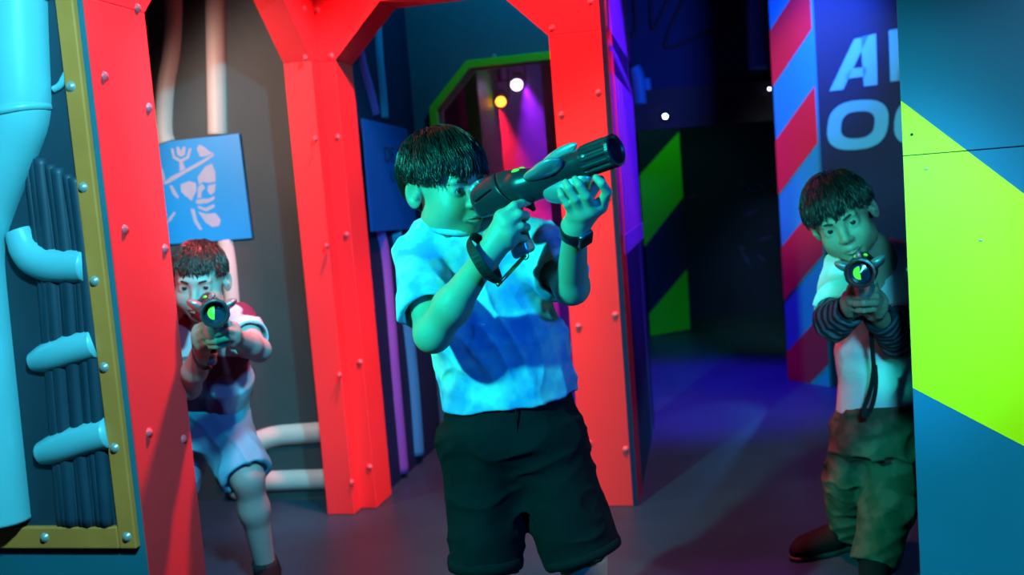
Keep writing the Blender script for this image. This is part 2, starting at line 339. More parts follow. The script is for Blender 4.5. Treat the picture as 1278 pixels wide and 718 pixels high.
hm_ = bpy.data.materials.new('haze'); hm_.use_nodes = True; hn = hm_.node_tree; hn.nodes.remove(hn.nodes['Principled BSDF'])
vs_ = hn.nodes.new('ShaderNodeVolumeScatter'); vs_.inputs['Density'].default_value = .35; vs_.inputs['Anisotropy'].default_value = .2; vs_.inputs['Color'].default_value = (1, 1, 1, 1)
hn.links.new(vs_.outputs[0], hn.nodes['Material Output'].inputs['Volume']); hzv.data.materials.append(hm_)
fl2 = FLW.rect('wall_far_left', 1.1, 3.4, 0, 2.95, -.06, 0, 'grey_mural'); S(fl2, 'side wall of the far room')
def stage_lamp(label, px, py, Y, lens, aim, r=.045):
    p = P(px, py, Y); R = basis(V(aim)-p, (0, 0, 1)); t = thing('stage_lamp', label, 'lamp', tuple(p))
    lathe('housing', [(-.16, .02), (-.15, r*1.15), (-.02, r*1.25), (.0, r*1.3), (.004, r*1.3), (.0, r*1.02)], p, R, 'lamp_black', t)
    lathe('lens', [(-.004, r), (.002, r*.9), (.003, .001)], p, R, lens, t)
    top = V([p[0], p[1], 3.0]); b = p-R[0]*.08
    tube('bracket', [b+R[1]*r*1.4, b+R[1]*r*1.4+V([0, 0, .1]), b-R[1]*r*1.4+V([0, 0, .1]), b-R[1]*r*1.4], .008, 'lamp_black', t, 6, smooth=0)
    tube('hanger', [b+V([0, 0, .1]), V([b[0], b[1], 3.0])], .012, 'lamp_black', t, 8, smooth=0); return t
lampA = stage_lamp('small round lamp with white violet glow through green doorway', 645, 106, 5.9, 'lens_white', (.0, 3.5, .9), .035)
stage_lamp('small round lamp glowing orange red through green doorway', 625, 127, 5.9, 'lens_red', (-.1, 3.5, .9), .032)
# ---------------------------------------------------------------- outer side of the booth
SW = Plane(OB+E1*1.128, E2*1.28-E1*.036)
ws = SW.rect('wall_booth_right', .0, 1.28, 0, 2.75, -.02, 0, 'navy_paint'); S(ws, 'booth side wall with violet ribbed pipes')
SW.rect('ribbed_panel', .02, 1.24, 1.02, 1.62, 0, .003, 'violet_paint', ws, .003)
for i in range(7): SW.rect('rib', .16+i*.15, .25+i*.15, 1.02, 1.62, .003, .009, 'violet_paint', ws, .003)
SW.rect('collar', .1, 1.22, .94, 1.02, 0, .010, 'violet_paint', ws, .003)
tube('pipe', [SW.at(.05, 1.72, -.022), SW.at(.5, 1.70, -.022), SW.at(1.2, 1.64, -.022)], .03, 'violet_paint', ws, 10)
SW.rect('upper_panel', .03, 1.25, 1.78, 2.7, 0, .004, 'violet_paint', ws, .003)
# ---------------------------------------------------------------- dark hall at the right
WR = Plane((0, 8.6, 0), (1, 0, 0))
wf = WR.rect('wall_far_right', .6, 5, 0, 3, -.08, 0, 'navy_paint'); S(wf, 'dark navy far wall of the hall with faint leaf shapes')
for (x, y, a, L) in ((927, 229, -25, 8), (938, 237, -15, 9), (952, 235, -50, 12), (938, 265, 25, 12), (925, 310, -10, 5), (930, 322, -55, 12), (955, 298, 15, 10), (865, 246, 20, 8), (950, 322, -40, 8)):
    ca, sa = math.cos(math.radians(a)), -math.sin(math.radians(a))
    pts = [(x+ca*s*L-sa*t*3, y+sa*s*L+ca*t*3) for s, t in ((-1, 0), (-.4, .8), (.4, .9), (1, 0), (.4, -.8), (-.4, -.9))]
    pxpoly(WR, pts, 0, .01, 'leaf', 'leaf_blue', wf)
HZ = Plane(V([1.066, 7.818, 0]), (.351, .10, 0))
h0 = um(HZ, (798, 200), (812, 419)); h1 = um(HZ, (848, 165), (862, 411))
hz = HZ.rect('wall_hazard_panel', h0, h1, 0, 2.3, -.06, 0, 'navy_paint'); S(hz, 'navy panel with lime green diagonal hazard stripes', 'panel')
pxpoly(HZ, [(798, 219), (847, 165), (852, 246), (804, 308)], 0, .006, 'stripe', 'green_paint', hz)
pxpoly(HZ, [(810, 392), (857, 337), (861, 411), (811.5, 419.5)], 0, .006, 'stripe', 'green_paint', hz)
HD = Plane((0, 6.9, 0), (1, 0, 0))
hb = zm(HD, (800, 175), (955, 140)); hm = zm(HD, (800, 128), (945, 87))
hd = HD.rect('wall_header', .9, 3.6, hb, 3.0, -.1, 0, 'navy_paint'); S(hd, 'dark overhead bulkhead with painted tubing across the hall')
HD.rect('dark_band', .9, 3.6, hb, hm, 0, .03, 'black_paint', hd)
wallpipe('pipe', HD, [(941, -60), (944, 20), (946, 87)], .068, 'stripe_blue', hd, 0, seg=14)
wallpipe('pipe', HD, [(790, 85), (796, 96), (799, 130)], .05, 'stripe_blue', hd, 0, seg=12)
wallpipe('pipe', HD, [(806, 98), (809, 126)], .03, 'stripe_blue', hd, 0, seg=12)
for pts in ([(858, -10), (840, 25), (828, 58), (834, 61), (880, 42), (917, 28), (922, -10)], [(790, -10), (794, 35), (788, 46)], [(812, -10), (812, 35), (816, 38), (838, -10)]):
    wallpipe('line_tube', HD, pts, .014, 'black_paint', hd, .004, seg=6)
def small_lamp(label, px, py, r):
    q = HD.at(*HD.uv(px, py), .03); t = thing('indicator_lamp', label, 'lamp', tuple(q)); R = basis(HD.n, (0, 0, 1))
    lathe('bezel', [(0, r*1.6), (.012, r*1.5), (.016, r*1.1)], q, R, 'lamp_black', t, 14); lathe('lens', [(.012, r), (.022, r*.7), (.025, .001)], q, R, 'lens_blue', t, 14)
small_lamp('tiny bright white blue lamp above the green hazard stripe', 829, 146, .017)
small_lamp('tiny blue lamp at the edge of the striped pillar', 958, 112, .008)
# striped pillar and lettered wall
SP = Plane(V([1.568, 5.716, 0]), (.151, -.257, 0))
lx = lambda y: 958.5+y*26/470; rx = lambda y: 1012+y*23/483
s0 = um(SP, (lx(0), 0), (lx(470), 470)); s1 = um(SP, (rx(0), 0), (rx(483), 483))
sp = SP.rect('wall_striped_pillar', s0, s1, 0, 3.0, -.35, 0, 'stripe_blue'); S(sp, 'pillar painted with red and blue barber stripes', 'pillar')
zL = lambda y: SP.uv(lx(y), y)[1]; zR = lambda y: SP.uv(rx(y), y)[1]
def clip(poly, a, b, c):
    """keep a*u+b*z<=c"""
    out = []
    for i in range(len(poly)):
        p, q = poly[i], poly[(i+1) % len(poly)]; dp = a*p[0]+b*p[1]-c; dq = a*q[0]+b*q[1]-c
        if dp <= 0: out.append(p)
        if dp*dq < 0: t = dp/(dp-dq); out.append((p[0]+t*(q[0]-p[0]), p[1]+t*(q[1]-p[1])))
    return out
stepz = (zL(108)-zL(440))/5; zl0 = zL(108); dz = zR(36)-zL(108)
for k in range(-9, 9, 2):
    a = zl0-stepz*k; poly = [(s0, a), (s0, a-stepz), (s1, a-stepz+dz), (s1, a+dz)]
    poly = clip(clip(poly, 0, -1, -.004), 0, 1, 2.99)
    if len(poly) > 2: SP.prism('stripe', poly, 0, .004, 'stripe_red', sp)
TW = Plane(SP.at(s1, 0, -.02), E1)
tw = TW.rect('wall_lettered', .0, 2.2, 0, 3.0, -.1, 0, 'navy_paint'); S(tw, 'navy wall with big pale blue letters AL and OO')
def letter(name, polys):
    vs, fs = [], []
    for poly in polys:
        uvs = [TW.uv(*q) for q in poly]; n = len(uvs); b = len(vs)
        fr = [TW.at(a_, b_, .006) for a_, b_ in uvs]; bk = [TW.at(a_, b_, 0) for a_, b_ in uvs]
        if newell(fr) @ TW.n < 0: fr = fr[::-1]; bk = bk[::-1]
        vs += fr+bk; fs += [tuple(range(b, b+n))]+[(b+i, b+n+i, b+n+(i+1) % n, b+(i+1) % n) for i in range(n)]
    return link(name, mesh(name, vs, fs), 'letter_blue', tw)
letter('letter', [[(1035, 114), (1052, 112), (1084, 45), (1066, 49)], [(1078, 108), (1095, 106), (1093, 42), (1074, 47)], [(1054, 99), (1081, 95), (1081, 84), (1060, 86)]])
letter('letter', [[(1109, 38), (1126, 35), (1129, 84), (1130, 100), (1111, 102)], [(1120, 86), (1160, 82), (1161, 97), (1120, 101)]])
def ring(cx, cy):
    q = []; n = 28
    for i in range(n):
        seg = []
        for a, (ax, ay) in ((i, (38, 31)), (i+1, (38, 31)), (i+1, (21, 17)), (i, (21, 17))):
            t = 2*math.pi*a/n; c, s = math.cos(t), math.sin(t); x = ax*math.copysign(abs(c)**.75, c); y = ay*math.copysign(abs(s)**.75, s)
            seg.append((cx+x-.10*y, cy+y-.07*x))
        q.append(seg)
    return q
letter('letter', ring(1070.5, 156)); letter('letter', ring(1154, 150))
# ---------------------------------------------------------------- right hand wall with the lime band
RPe = P(1134, 359, 2.4)
RP = Plane(V([RPe[0], RPe[1], 0]), (.94, -.34, 0))
wr = thing('wall_right', None, None, tuple(RP.at(.4, 0))); S(wr, 'teal plywood wall with broad lime green diagonal band')
(ua, za), (ub, zb) = RP.uv(1127, 199), RP.uv(1278, 178)
zs = (za+zb)/2
UE = 1.1
RP.rect('panel_sheet', 0, UE, 0, zs-.0012, -.018, 0, 'panel_teal', wr, .001)
RP.rect('panel_sheet', 0, UE, zs+.0012, 2.44, -.018, 0, 'panel_teal', wr, .001)
def line(q1, q2):
    (a, b), (c, d) = RP.uv(*q1), RP.uv(*q2); s = (d-b)/(c-a); return b-s*a, s
t0, ts = line((1122, 124), (1278, 242)); l0, ls = line((1142, 487), (1278, 625))
band = [(0, t0), (UE, t0+ts*UE), (UE, max(.0, l0+ls*UE)), (0, l0)]
RP.prism('lime_band', clip(band, 0, 1, zs-.0012), 0, .0012, 'lime_paint', wr); RP.prism('lime_band', clip(band, 0, -1, -(zs+.0012)), 0, .0012, 'lime_paint', wr)
for q, mm in (((1138, 168), 'screw_dark'), ((1156, 211), 'steel_rivet'), ((1224, 300), 'steel_rivet')):
    u, z = RP.uv(*q); rivet(RP, u, z, .0012, mm, wr, .0035, 'screw')
# ---------------------------------------------------------------- implicit surface modeller (smooth unions -> one continuous mesh)
I3 = np.eye(3)
def cone(a, b, ra, rb, k=.02, op=1): return dict(t='cone', a=V(a, float), b=V(b, float), ra=ra, rb=rb, k=k, op=op)
def fcone(a, b, ra, rb, k=.02, op=1, sy=None): return dict(t='fcone', a=V(a, float), b=V(b, float), ra=ra, rb=rb, k=k, op=op, sy=sy)
def ell(c, rad, R=I3, k=.02, op=1): return dict(t='ell', a=V(c, float), rad=V(rad, float), R=V(R), k=k, op=op)
def box(c, half, R=I3, r=.005, k=.01, op=1): return dict(t='box', a=V(c, float), half=V(half, float), R=V(R), r=r, k=k, op=op)
def plane_cut(p, n, k=.004): return dict(t='pl', a=V(p, float), n=V(n, float)/np.linalg.norm(n), k=k, op=0)
def chain(pts, k=.02):
    """pts: [(xyz, r), ...] tapered limb"""
    return [cone(pts[i][0], pts[i+1][0], pts[i][1], pts[i+1][1], k) for i in range(len(pts)-1)]
def pdist(q, p):
    t = q['t']
    if t in ('cone', 'fcone'):
        ab = q['b']-q['a']; L2 = ab @ ab+1e-12; w = p-q['a']; s = (w @ ab)/L2
        if t == 'cone':
            s = np.clip(s, 0, 1); return np.linalg.norm(w-s[:, None]*ab, axis=1)-(q['ra']+(q['rb']-q['ra'])*s)
        L = math.sqrt(L2); rad = np.linalg.norm((w-s[:, None]*ab)*V([1, q.get('sy') or 1, 1]), axis=1)-(q['ra']+(q['rb']-q['ra'])*np.clip(s, 0, 1))
        e = np.maximum(-s, s-1)*L; kk = .006; h = np.maximum(kk-np.abs(rad-e), 0)/kk
        return np.maximum(rad, e)+h*h*kk/4
    if t == 'ell':
        l = (p-q['a']) @ q['R'].T; k0 = np.linalg.norm(l/q['rad'], axis=1); k1 = np.linalg.norm(l/q['rad']**2, axis=1)+1e-9
        return k0*(k0-1)/k1
    if t == 'box':
        l = np.abs((p-q['a']) @ q['R'].T)-(q['half']-q['r'])
        return np.linalg.norm(np.maximum(l, 0), axis=1)+np.minimum(l.max(1), 0)-q['r']
    if t == 'pl': return (p-q['a']) @ q['n']
def pbox(q):
    if q['t'] in ('cone', 'fcone'):
        r = max(q['ra'], q['rb'])*1.05; return np.minimum(q['a'], q['b'])-r, np.maximum(q['a'], q['b'])+r
    r = np.linalg.norm(q['half']) if q['t'] == 'box' else q['rad'].max()
    return q['a']-r, q['a']+r
def combine(qs, ds):
    d = None
    for q, e in zip(qs, ds):
        k = q['k']
        if q['op'] == 1:
            if d is None: d = e
            elif k <= 0: d = np.minimum(d, e)
            else: h = np.maximum(k-np.abs(d-e), 0)/k; d = np.minimum(d, e)-h*h*k/4
        elif d is not None:
            e = -e if q['op'] == -1 else e; kk = max(k, 1e-6); h = np.maximum(kk-np.abs(d-e), 0)/kk; d = np.maximum(d, e)+h*h*kk/4
    return d
def sdf_mesh(name, prims, h, disp=None, m=None, parent=None, B=14, amp=0.):
    add = [q for q in prims if q['op'] == 1]
    lo = np.min([pbox(q)[0] for q in add], 0)-.03; hi = np.max([pbox(q)[1] for q in add], 0)+.03
    nb = np.ceil((hi-lo)/(B*h)).astype(int); NX, NY, NZ = (nb*B+3)
    g = np.stack(np.meshgrid(*[np.arange(n) for n in nb], indexing='ij'), -1).reshape(-1, 3)
    cen = lo+(g+.5)*B*h; D = np.stack([pdist(q, cen) for q in prims]); R = B*h*.87
    dc = combine(prims, D); isadd = V([q['op'] == 1 for q in prims]); ks = V([q['k'] for q in prims])
    mn = np.min(np.where(isadd[:, None], D, 9), 0); act = np.where(np.abs(dc) < R*1.25+.012+amp)[0]
    ar = np.arange(B+1); loc = np.stack(np.meshgrid(ar, ar, ar, indexing='ij'), -1).reshape(-1, 3)*h
    VP, VK, FK = [], [], []
    offs = [(0, 0, 0), (1, 0, 0), (0, 1, 0), (1, 1, 0), (0, 0, 1), (1, 0, 1), (0, 1, 1), (1, 1, 1)]
    edges = [(a, b) for a in range(8) for b in range(a+1, 8) if sum(abs(offs[a][i]-offs[b][i]) for i in range(3)) == 1]
    for bi in act:
        inc = np.where(np.where(isadd, D[:, bi] <= mn[bi]+2.3*R+ks, D[:, bi] <= 1.3*R+ks+.01+amp))[0]
        qs = [prims[i] for i in inc]
        if not qs or qs[0]['op'] != 1: 
            if not any(q['op'] == 1 for q in qs): continue
        base = g[bi]*B; p = lo+base*h+loc
        d = combine(qs, [pdist(q, p) for q in qs])
        if d is None: continue
        if disp is not None: d = d+disp(p)
        d = d.reshape(B+1, B+1, B+1); ins = d < 0
        if ins.all() or not ins.any(): continue
        cs = [d[o[0]:B+o[0], o[1]:B+o[1], o[2]:B+o[2]] for o in offs]
        sgn = sum((c < 0).astype(np.int8) for c in cs); cell = (sgn > 0) & (sgn < 8); ci = np.argwhere(cell)
        if len(ci):
            cv = np.stack([c[cell] for c in cs]); acc = np.zeros((len(ci), 3)); cnt = np.zeros(len(ci))
            for a, b in edges:
                mk = (cv[a] < 0) != (cv[b] < 0); t = np.where(mk, cv[a]/np.where(mk, cv[a]-cv[b], 1), 0)
                oa, ob = V(offs[a], float), V(offs[b], float); acc += np.where(mk[:, None], oa+t[:, None]*(ob-oa), 0); cnt += mk
            gi = ci+base; VP.append(lo+(gi+acc/cnt[:, None])*h); VK.append(((gi[:, 0]+1)*NY+gi[:, 1]+1)*NZ+gi[:, 2]+1)
        st = (NY*NZ, NZ, 1)
        for ax in range(3):
            sl = [slice(0, B)]*3; s2 = list(sl); s2[ax] = slice(1, B+1); i0 = ins[tuple(sl)]; i1 = ins[tuple(s2)]
            for mk, fl in ((i0 & ~i1, False), (~i0 & i1, True)):
                e = np.argwhere(mk)
                if len(e):
                    gi = e+base; key = ((gi[:, 0]+1)*NY+gi[:, 1]+1)*NZ+gi[:, 2]+1; A, C = st[(ax+1) % 3], st[(ax+2) % 3]
                    f = np.stack([key-A-C, key-C, key, key-A], 1); FK.append(f[:, ::-1] if fl else f)
    vk = np.concatenate(VK); vp = np.concatenate(VP); fk = np.concatenate(FK)
    o = np.argsort(vk); vk = vk[o]; vp = vp[o]; ix = np.searchsorted(vk, fk); ix = np.clip(ix, 0, len(vk)-1)
    ok = (vk[ix] == fk).all(1); f = ix[ok]
    me = bpy.data.meshes.new(name); me.vertices.add(len(vp)); me.vertices.foreach_set('co', vp.astype(np.float32).ravel())
    me.loops.add(f.size); me.loops.foreach_set('vertex_index', f.ravel().astype(np.int32))
    me.polygons.add(len(f)); me.polygons.foreach_set('loop_start', np.arange(0, f.size, 4, dtype=np.int32))
    me.update(calc_edges=True); me.validate()
    if m is None: return me
    return link(name, me, m, parent, smooth=True)
def _hash(i, j, k): 
    n = (i*374761393+j*668265263+k*1274126177) & 0xffffffff; n = ((n ^ (n >> 13))*1274126177) & 0xffffffff
    return ((n ^ (n >> 16)) & 0xffff)/65535.
def vnoise(p):
    f = np.floor(p); i = f.astype(np.int64); w = p-f; w = w*w*(3-2*w); r = 0
    for dx in (0, 1):
        for dy in (0, 1):
            for dz in (0, 1):
                r = r+_hash(i[:, 0]+dx, i[:, 1]+dy, i[:, 2]+dz)*(w[:, 0] if dx else 1-w[:, 0])*(w[:, 1] if dy else 1-w[:, 1])*(w[:, 2] if dz else 1-w[:, 2])
    return r
def folds(dirv, along=5., across=22., amp=.005, seed=0., zone=None):
    """cloth folds running along dirv"""
    Rm = basis(dirv, (.2, -.9, .3))
    def fn(p):
        q = p @ Rm.T*V([along, across, across])+seed; q = q+1.2*(vnoise(p*9+seed)[:, None]-.5)
        n = 1-np.abs(2*vnoise(q)-1); d = -amp*(n**2)*1.5+amp*.6
        return d if zone is None else d*zone(p)
    return fn
def both(*fs): return lambda p: sum(f(p) for f in fs)
# ---------------------------------------------------------------- people: materials
def skin_mat(name, c):
    m = mat(name, c, .5, 0, .10, 30., .08, 500); b = m.node_tree.nodes['Principled BSDF']
    b.inputs['Subsurface Weight'].default_value = .12; b.inputs['Subsurface Radius'].default_value = (.008, .003, .002); b.inputs['Subsurface Scale'].default_value = 1.
    return m
skin_mat('skin_a', (.46, .36, .27)); skin_mat('skin_b', (.40, .36, .31)); skin_mat('skin_c', (.42, .29, .21))
mat('hair_dark', (.012, .012, .012), .34, 0, .2, spec=.7); mat('hair_brown', (.035, .022, .016), .4, 0, .2)
mat('eye_white', (.36, .38, .38), .2, 0, .02); mat('iris', (.03, .02, .015), .15); mat('brow', (.02, .016, .014), .6); mat('lip_a', (.36, .20, .17), .45); mat('lip_c', (.40, .20, .17), .45)
two_tone('shirt_tiedye', (.68, .75, .80), (.12, .33, .72), 13., .36, .62, .85, 3., .15)
mat('shorts_black', (.007, .008, .011), .9, 0, .3, 30, .3, 700, spec=.15)
mat('watch_black', (.01, .01, .012), .35); mat('watch_steel', (.4, .42, .45), .25, 1.)
mat('watch_glass', (.01, .012, .016), .08)
mat('shoe_dark', (.012, .012, .016), .8, spec=.15); mat('shoe_sole', (.05, .05, .055), .6); mat('sock_dark', (.015, .015, .02), .9)
mat('shirt_white', (.78, .82, .86), .85, 0, .05, bump=.1, bscale=500); mat('maroon_cloth', (.20, .02, .05), .85, 0, .15)
mat('shorts_pale', (.14, .48, .60), .85, 0, .06)
two_tone('camo', (.045, .06, .035), (.11, .085, .06), 16., .45, .55, .85, 3., .2)
def stripe_mat(name, c1, c2, freq, ax):
    m = mat(name, c1, .85, 0, 0); nt = m.node_tree; mx = [n for n in nt.nodes if n.type == 'MIX'][0]; tc = [n for n in nt.nodes if n.type == 'TEX_COORD'][0]
    at = nt.nodes.new('ShaderNodeAttribute'); at.attribute_name = 'along'
    mu = nt.nodes.new('ShaderNodeMath'); mu.operation = 'MULTIPLY'; mu.inputs[1].default_value = freq
    sn = nt.nodes.new('ShaderNodeMath'); sn.operation = 'SINE'; gt = nt.nodes.new('ShaderNodeMath'); gt.operation = 'GREATER_THAN'; gt.inputs[1].default_value = 0.
    nt.links.new(at.outputs['Fac'], mu.inputs[0]); nt.links.new(mu.outputs[0], sn.inputs[0]); nt.links.new(sn.outputs[0], gt.inputs[0]); nt.links.new(gt.outputs[0], mx.inputs['Factor'])
    mx.inputs['A'].default_value = (*c1, 1); mx.inputs['B'].default_value = (*c2, 1); return m
stripe_mat('striped_knit', (.012, .014, .025), (.10, .14, .20), 2*math.pi/.024, None)
# ---------------------------------------------------------------- people: head, hair, eyes
def headR(fwd, up):
    f = V(fwd, float); f /= np.linalg.norm(f); u = V(up, float); u -= f*(u @ f); u /= np.linalg.norm(u); return V([np.cross(u, f)*-1, f, u])*V([[-1], [1], [1]])
def hp(c, R, s, l, f, u): return c+s*(R[0]*l+R[1]*f+R[2]*u)      # left, forward, up
def head_prims(c, R, s):
    H = lambda l, f, u: hp(c, R, s, l, f, u); E = lambda p, rad, k, op=1, RR=R: ell(H(*p), V(rad)*s, RR, k*s, op)
    q = [E((0, -.012, .030), (.071, .090, .077), .02), E((0, .026, -.038), (.055, .060, .066), .035), E((0, .060, -.086), (.020, .018, .017), .03),
         E((0, .076, .018), (.044, .014, .013), .022)]
    for sx in (-1, 1):
        q += [E((sx*.034, .054, -.036), (.024, .026, .026), .03), E((sx*.046, .012, -.062), (.018, .034, .020), .03)]
        q += [E((sx*.0295, .096, .0), (.016, .013, .011), .014, -1)]
    q += [cone(H(0, .080, .006), H(0, .1, -.026), .0065*s, .0095*s, .014*s), E((0, .099, -.030), (.010, .0095, .0085), .008)]
    for sx in (-1, 1): q += [E((sx*.0105, .092, -.033), (.0075, .009, .0065), .006), E((sx*.007, .098, -.0405), (.0035, .004, .003), .003, -1)]
    for sx in (-1, 1): q += [E((sx*.0295, .0715, -.001), (.0158, .0150, .0135), .006), E((sx*.0295, .0885, -.0015), (.0128, .0105, .0064), .002, -1)]
    q += [E((0, .084, -.056), (.014, .010, .010), .014)]
    for sx in (-1, 1): q += [cone(H(0, .0935, -.0585), H(sx*.021, .0815, -.0615), .0042*s, .0022*s, .005*s), cone(H(0, .0915, -.0675), H(sx*.018, .0815, -.0640), .0058*s, .003*s, .004*s)]
    q += [cone(H(-.019, .090, -.0628), H(.019, .090, -.0628), .0016*s, .0016*s, .003*s, -1)] if False else []
    for sx in (-1, 1):
        Re = V([R[0], R[1], R[2]]); a = math.radians(22*sx)
        Re = V([R[0]*math.cos(a)+R[1]*math.sin(a), -R[0]*math.sin(a)+R[1]*math.cos(a), R[2]])
        q += [E((sx*.077, -.014, -.008), (.0085, .0195, .031), .006, 1, Re), E((sx*.085, -.010, -.004), (.0065, .0115, .019), .004, -1, Re), E((sx*.079, -.002, -.012), (.006, .006, .008), .004, 1, Re)]
    return q
def eyes(c, R, s, parent, look, brow='brow', browdrop=0.):
    for sx in (-1, 1):
        e = hp(c, R, s, sx*.0295, .0715, -.0015); g = V(look)-e; g /= np.linalg.norm(g); B_ = basis(g, R[2]); r = .0135*s
        o = lathe('eyeball', [(r*math.cos(t), max(1e-5, r*math.sin(t))) for t in np.linspace(math.pi, 0, 12)], e, B_, 'eye_white', parent, 16)
        lathe('iris', [(r*math.cos(.56), r*math.sin(.56)), (r*1.005, r*.40), (r*1.02, 1e-5)], e, B_, 'iris', o, 14)
        H = lambda l, f, u: hp(c, R, s, sx*l, f, u-browdrop)
        tube('eyebrow', [H(.013, .0905, .0165), H(.026, .0885, .0215), (H(.038, .080, .0205)), H(.047, .070, .0145)], [.0025*s, .0036*s, .003*s, .001*s], brow, parent, 6)
def mouth(c, R, s, parent, m):
    H = lambda l, f, u: hp(c, R, s, l, f, u)
    up = [H(-.021, .0830, -.0618), H(-.010, .0945, -.0590), H(-.003, .0975, -.0578), H(0, .0970, -.0585), H(.003, .0975, -.0578), H(.010, .0945, -.0590), H(.021, .0830, -.0618)]
    lw = [H(-.019, .0835, -.0638), H(-.009, .0945, -.0672), H(0, .0972, -.0685), H(.009, .0945, -.0672), H(.019, .0835, -.0638)]
    tube('upper_lip', up, [.001*s, .003*s, .0032*s, .003*s, .0032*s, .003*s, .001*s], m, parent, 8); tube('lower_lip', lw, [.001*s, .0036*s, .0042*s, .0036*s, .001*s], m, parent, 8)
def hair(c, R, s, parent, m, n=3500, L=.065, vol=.014, fringe=-.002, part=.02, seed=1, nape=-.062, side=-.012, frline=.052, wid=.0011):
    rg = np.random.default_rng(seed); rad = V([.071, .090, .077]); ctr = V([0, -.012, .030])
    # cap under the strands
    H = lambda l, f, u: hp(c, R, s, l, f, u)
    cap = [ell(H(*ctr), (rad+vol*.55)*s, R, 0.), ell(H(0, -.045, -.010), V([.066, .055, .060])*s, R, .02*s),
           box(H(0, .115, -.030), V([.12, .075, .030+frline])*s, R, .02*s, .02*s, -1), box(H(0, .045, -.085), V([.12, .10, .085+side])*s, R, .015*s, .012*s, -1),
           box(H(0, -.05, -.10+nape+.03), V([.12, .12, .07])*s, R, .01*s, .012*s, -1)]
    sdf_mesh('hair_cap', cap, .0045, lambda p: .003*(vnoise(p*90)-.5), m, parent)
    d = rg.normal(size=(n*4, 3)); d /= np.linalg.norm(d, axis=1)[:, None]; p = ctr+d*rad
    crown = V([part, -.045, .0]); top = p[:, 2]
    ok = np.where(p[:, 1] > .040, p[:, 2] > frline+.0+.25*np.abs(p[:, 0]), np.where(p[:, 1] > -.03, p[:, 2] > side+.025, p[:, 2] > nape+.01))
    p = p[ok][:n]; nn = len(p); d = d[ok][:n]
    K = V([part, -.055, .105]); pts = [p.copy()]; Ls = L*rg.uniform(.65, 1.15, nn); lift = vol*rg.uniform(.55, 1.15, nn)
    clump = np.stack([vnoise(p*70+7*k+seed)-.5 for k in range(3)], 1)
    M = 6; cur = p.copy(); fr = fringe+rg.uniform(-.007, .020, nn)+.012*(vnoise(p*55+seed)-.5); sd = side+rg.uniform(.0, .020, nn)
    for i in range(M):
        nrm = (cur-ctr)/rad**2; nrm /= np.linalg.norm(nrm, axis=1)[:, None]
        fl = cur-K; fl = fl/(np.linalg.norm(fl, axis=1)[:, None]+.02); fl += V([0, 0, -.75])*(i/M+.25)+V([part*6, .25, 0])*(cur[:, 2:3] > .06)+clump*.9
        fl -= nrm*np.sum(fl*nrm, 1)[:, None]; fl /= np.linalg.norm(fl, axis=1)[:, None]
        cur = cur+fl*(Ls/M)[:, None]
        l = (cur-ctr); rr = np.linalg.norm(l/(rad+lift[:, None]*min(1, .35+.4*i)), axis=1); sc = np.where((rr < 1) | (cur[:, 2] > .03), 1/rr, 1.); cur = ctr+l*sc[:, None]
        cur[:, 2] = np.where((cur[:, 1] < .045) & (cur[:, 1] > -.036) & (np.abs(cur[:, 0]) > .05), np.maximum(cur[:, 2], sd), cur[:, 2])
        cur[:, 2] = np.where(cur[:, 1] > .045, np.maximum(cur[:, 2], fr), cur[:, 2])
        pts.append(cur.copy())
    T = np.stack(pts, 1); Wd = c+s*(T[..., :1]*R[0]+T[..., 1:2]*R[1]+T[..., 2:]*R[2])
    tg = np.gradient(Wd, axis=1); tg /= np.linalg.norm(tg, axis=2)[..., None]+1e-9
    a = np.cross(tg, V([.31, .52, .79])); a /= np.linalg.norm(a, axis=2)[..., None]+1e-9; b = np.cross(tg, a)
    wv = wid*rg.uniform(.7, 1.6, nn)[:, None]*V([1, 1, 1, .95, .8, .55, .12])[None]
    vs = np.stack([Wd+wv[..., None]*(a*math.cos(t)+b*math.sin(t)) for t in (0, 2.1, 4.2)], 2).reshape(-1, 3)
    idx = np.arange(nn*7*3).reshape(nn, 7, 3); f = np.stack([np.stack([idx[:, :-1, k], idx[:, :-1, (k+1) % 3], idx[:, 1:, (k+1) % 3], idx[:, 1:, k]], -1) for k in range(3)], 2).reshape(-1, 4)
    me = bpy.data.meshes.new('hair_strands'); me.vertices.add(len(vs)); me.vertices.foreach_set('co', vs.astype(np.float32).ravel())
    me.loops.add(f.size); me.loops.foreach_set('vertex_index', f.ravel().astype(np.int32)); me.polygons.add(len(f)); me.polygons.foreach_set('loop_start', np.arange(0, f.size, 4, dtype=np.int32)); me.update(calc_edges=True)
    o = link('hair_strands', me, m, parent, smooth=True); o['kind'] = 'stuff'
def PX(q): return P(*q)
def hand_prims(wrist, fingers, thumb, r=.0083, palm_r=.0115, wr=.019):
    """fingers: lists of 4 points knuckle..tip (index..pinky); thumb: 3-4 points"""
    q = []; kn = [f[0] for f in fingers]
    for kk in kn: q.append(cone(wrist, kk, wr, palm_r, .014))
    for i in range(3): q.append(cone(kn[i], kn[i+1], palm_r*.92, palm_r*.92, .012))
    for i, f in enumerate(fingers):
        rr = r*(1.0, 1.04, 1.0, .86)[i]
        q.append(cone(f[0], f[1], palm_r*.95, rr*1.08, .008))
        q.append(cone(f[1], f[2], rr*1.05, rr*.97, .0025)); q.append(cone(f[2], f[3], rr*.97, rr*.82, .0025))
    rs = [palm_r*1.15, r*1.22, r*1.1, r*.9]
    for i in range(len(thumb)-1): q.append(cone(thumb[i], thumb[i+1], rs[min(i, 3)], rs[min(i+1, 3)], .010 if i == 0 else .003))
    q.append(cone(wrist, thumb[0], wr*.9, palm_r, .014))
    return q
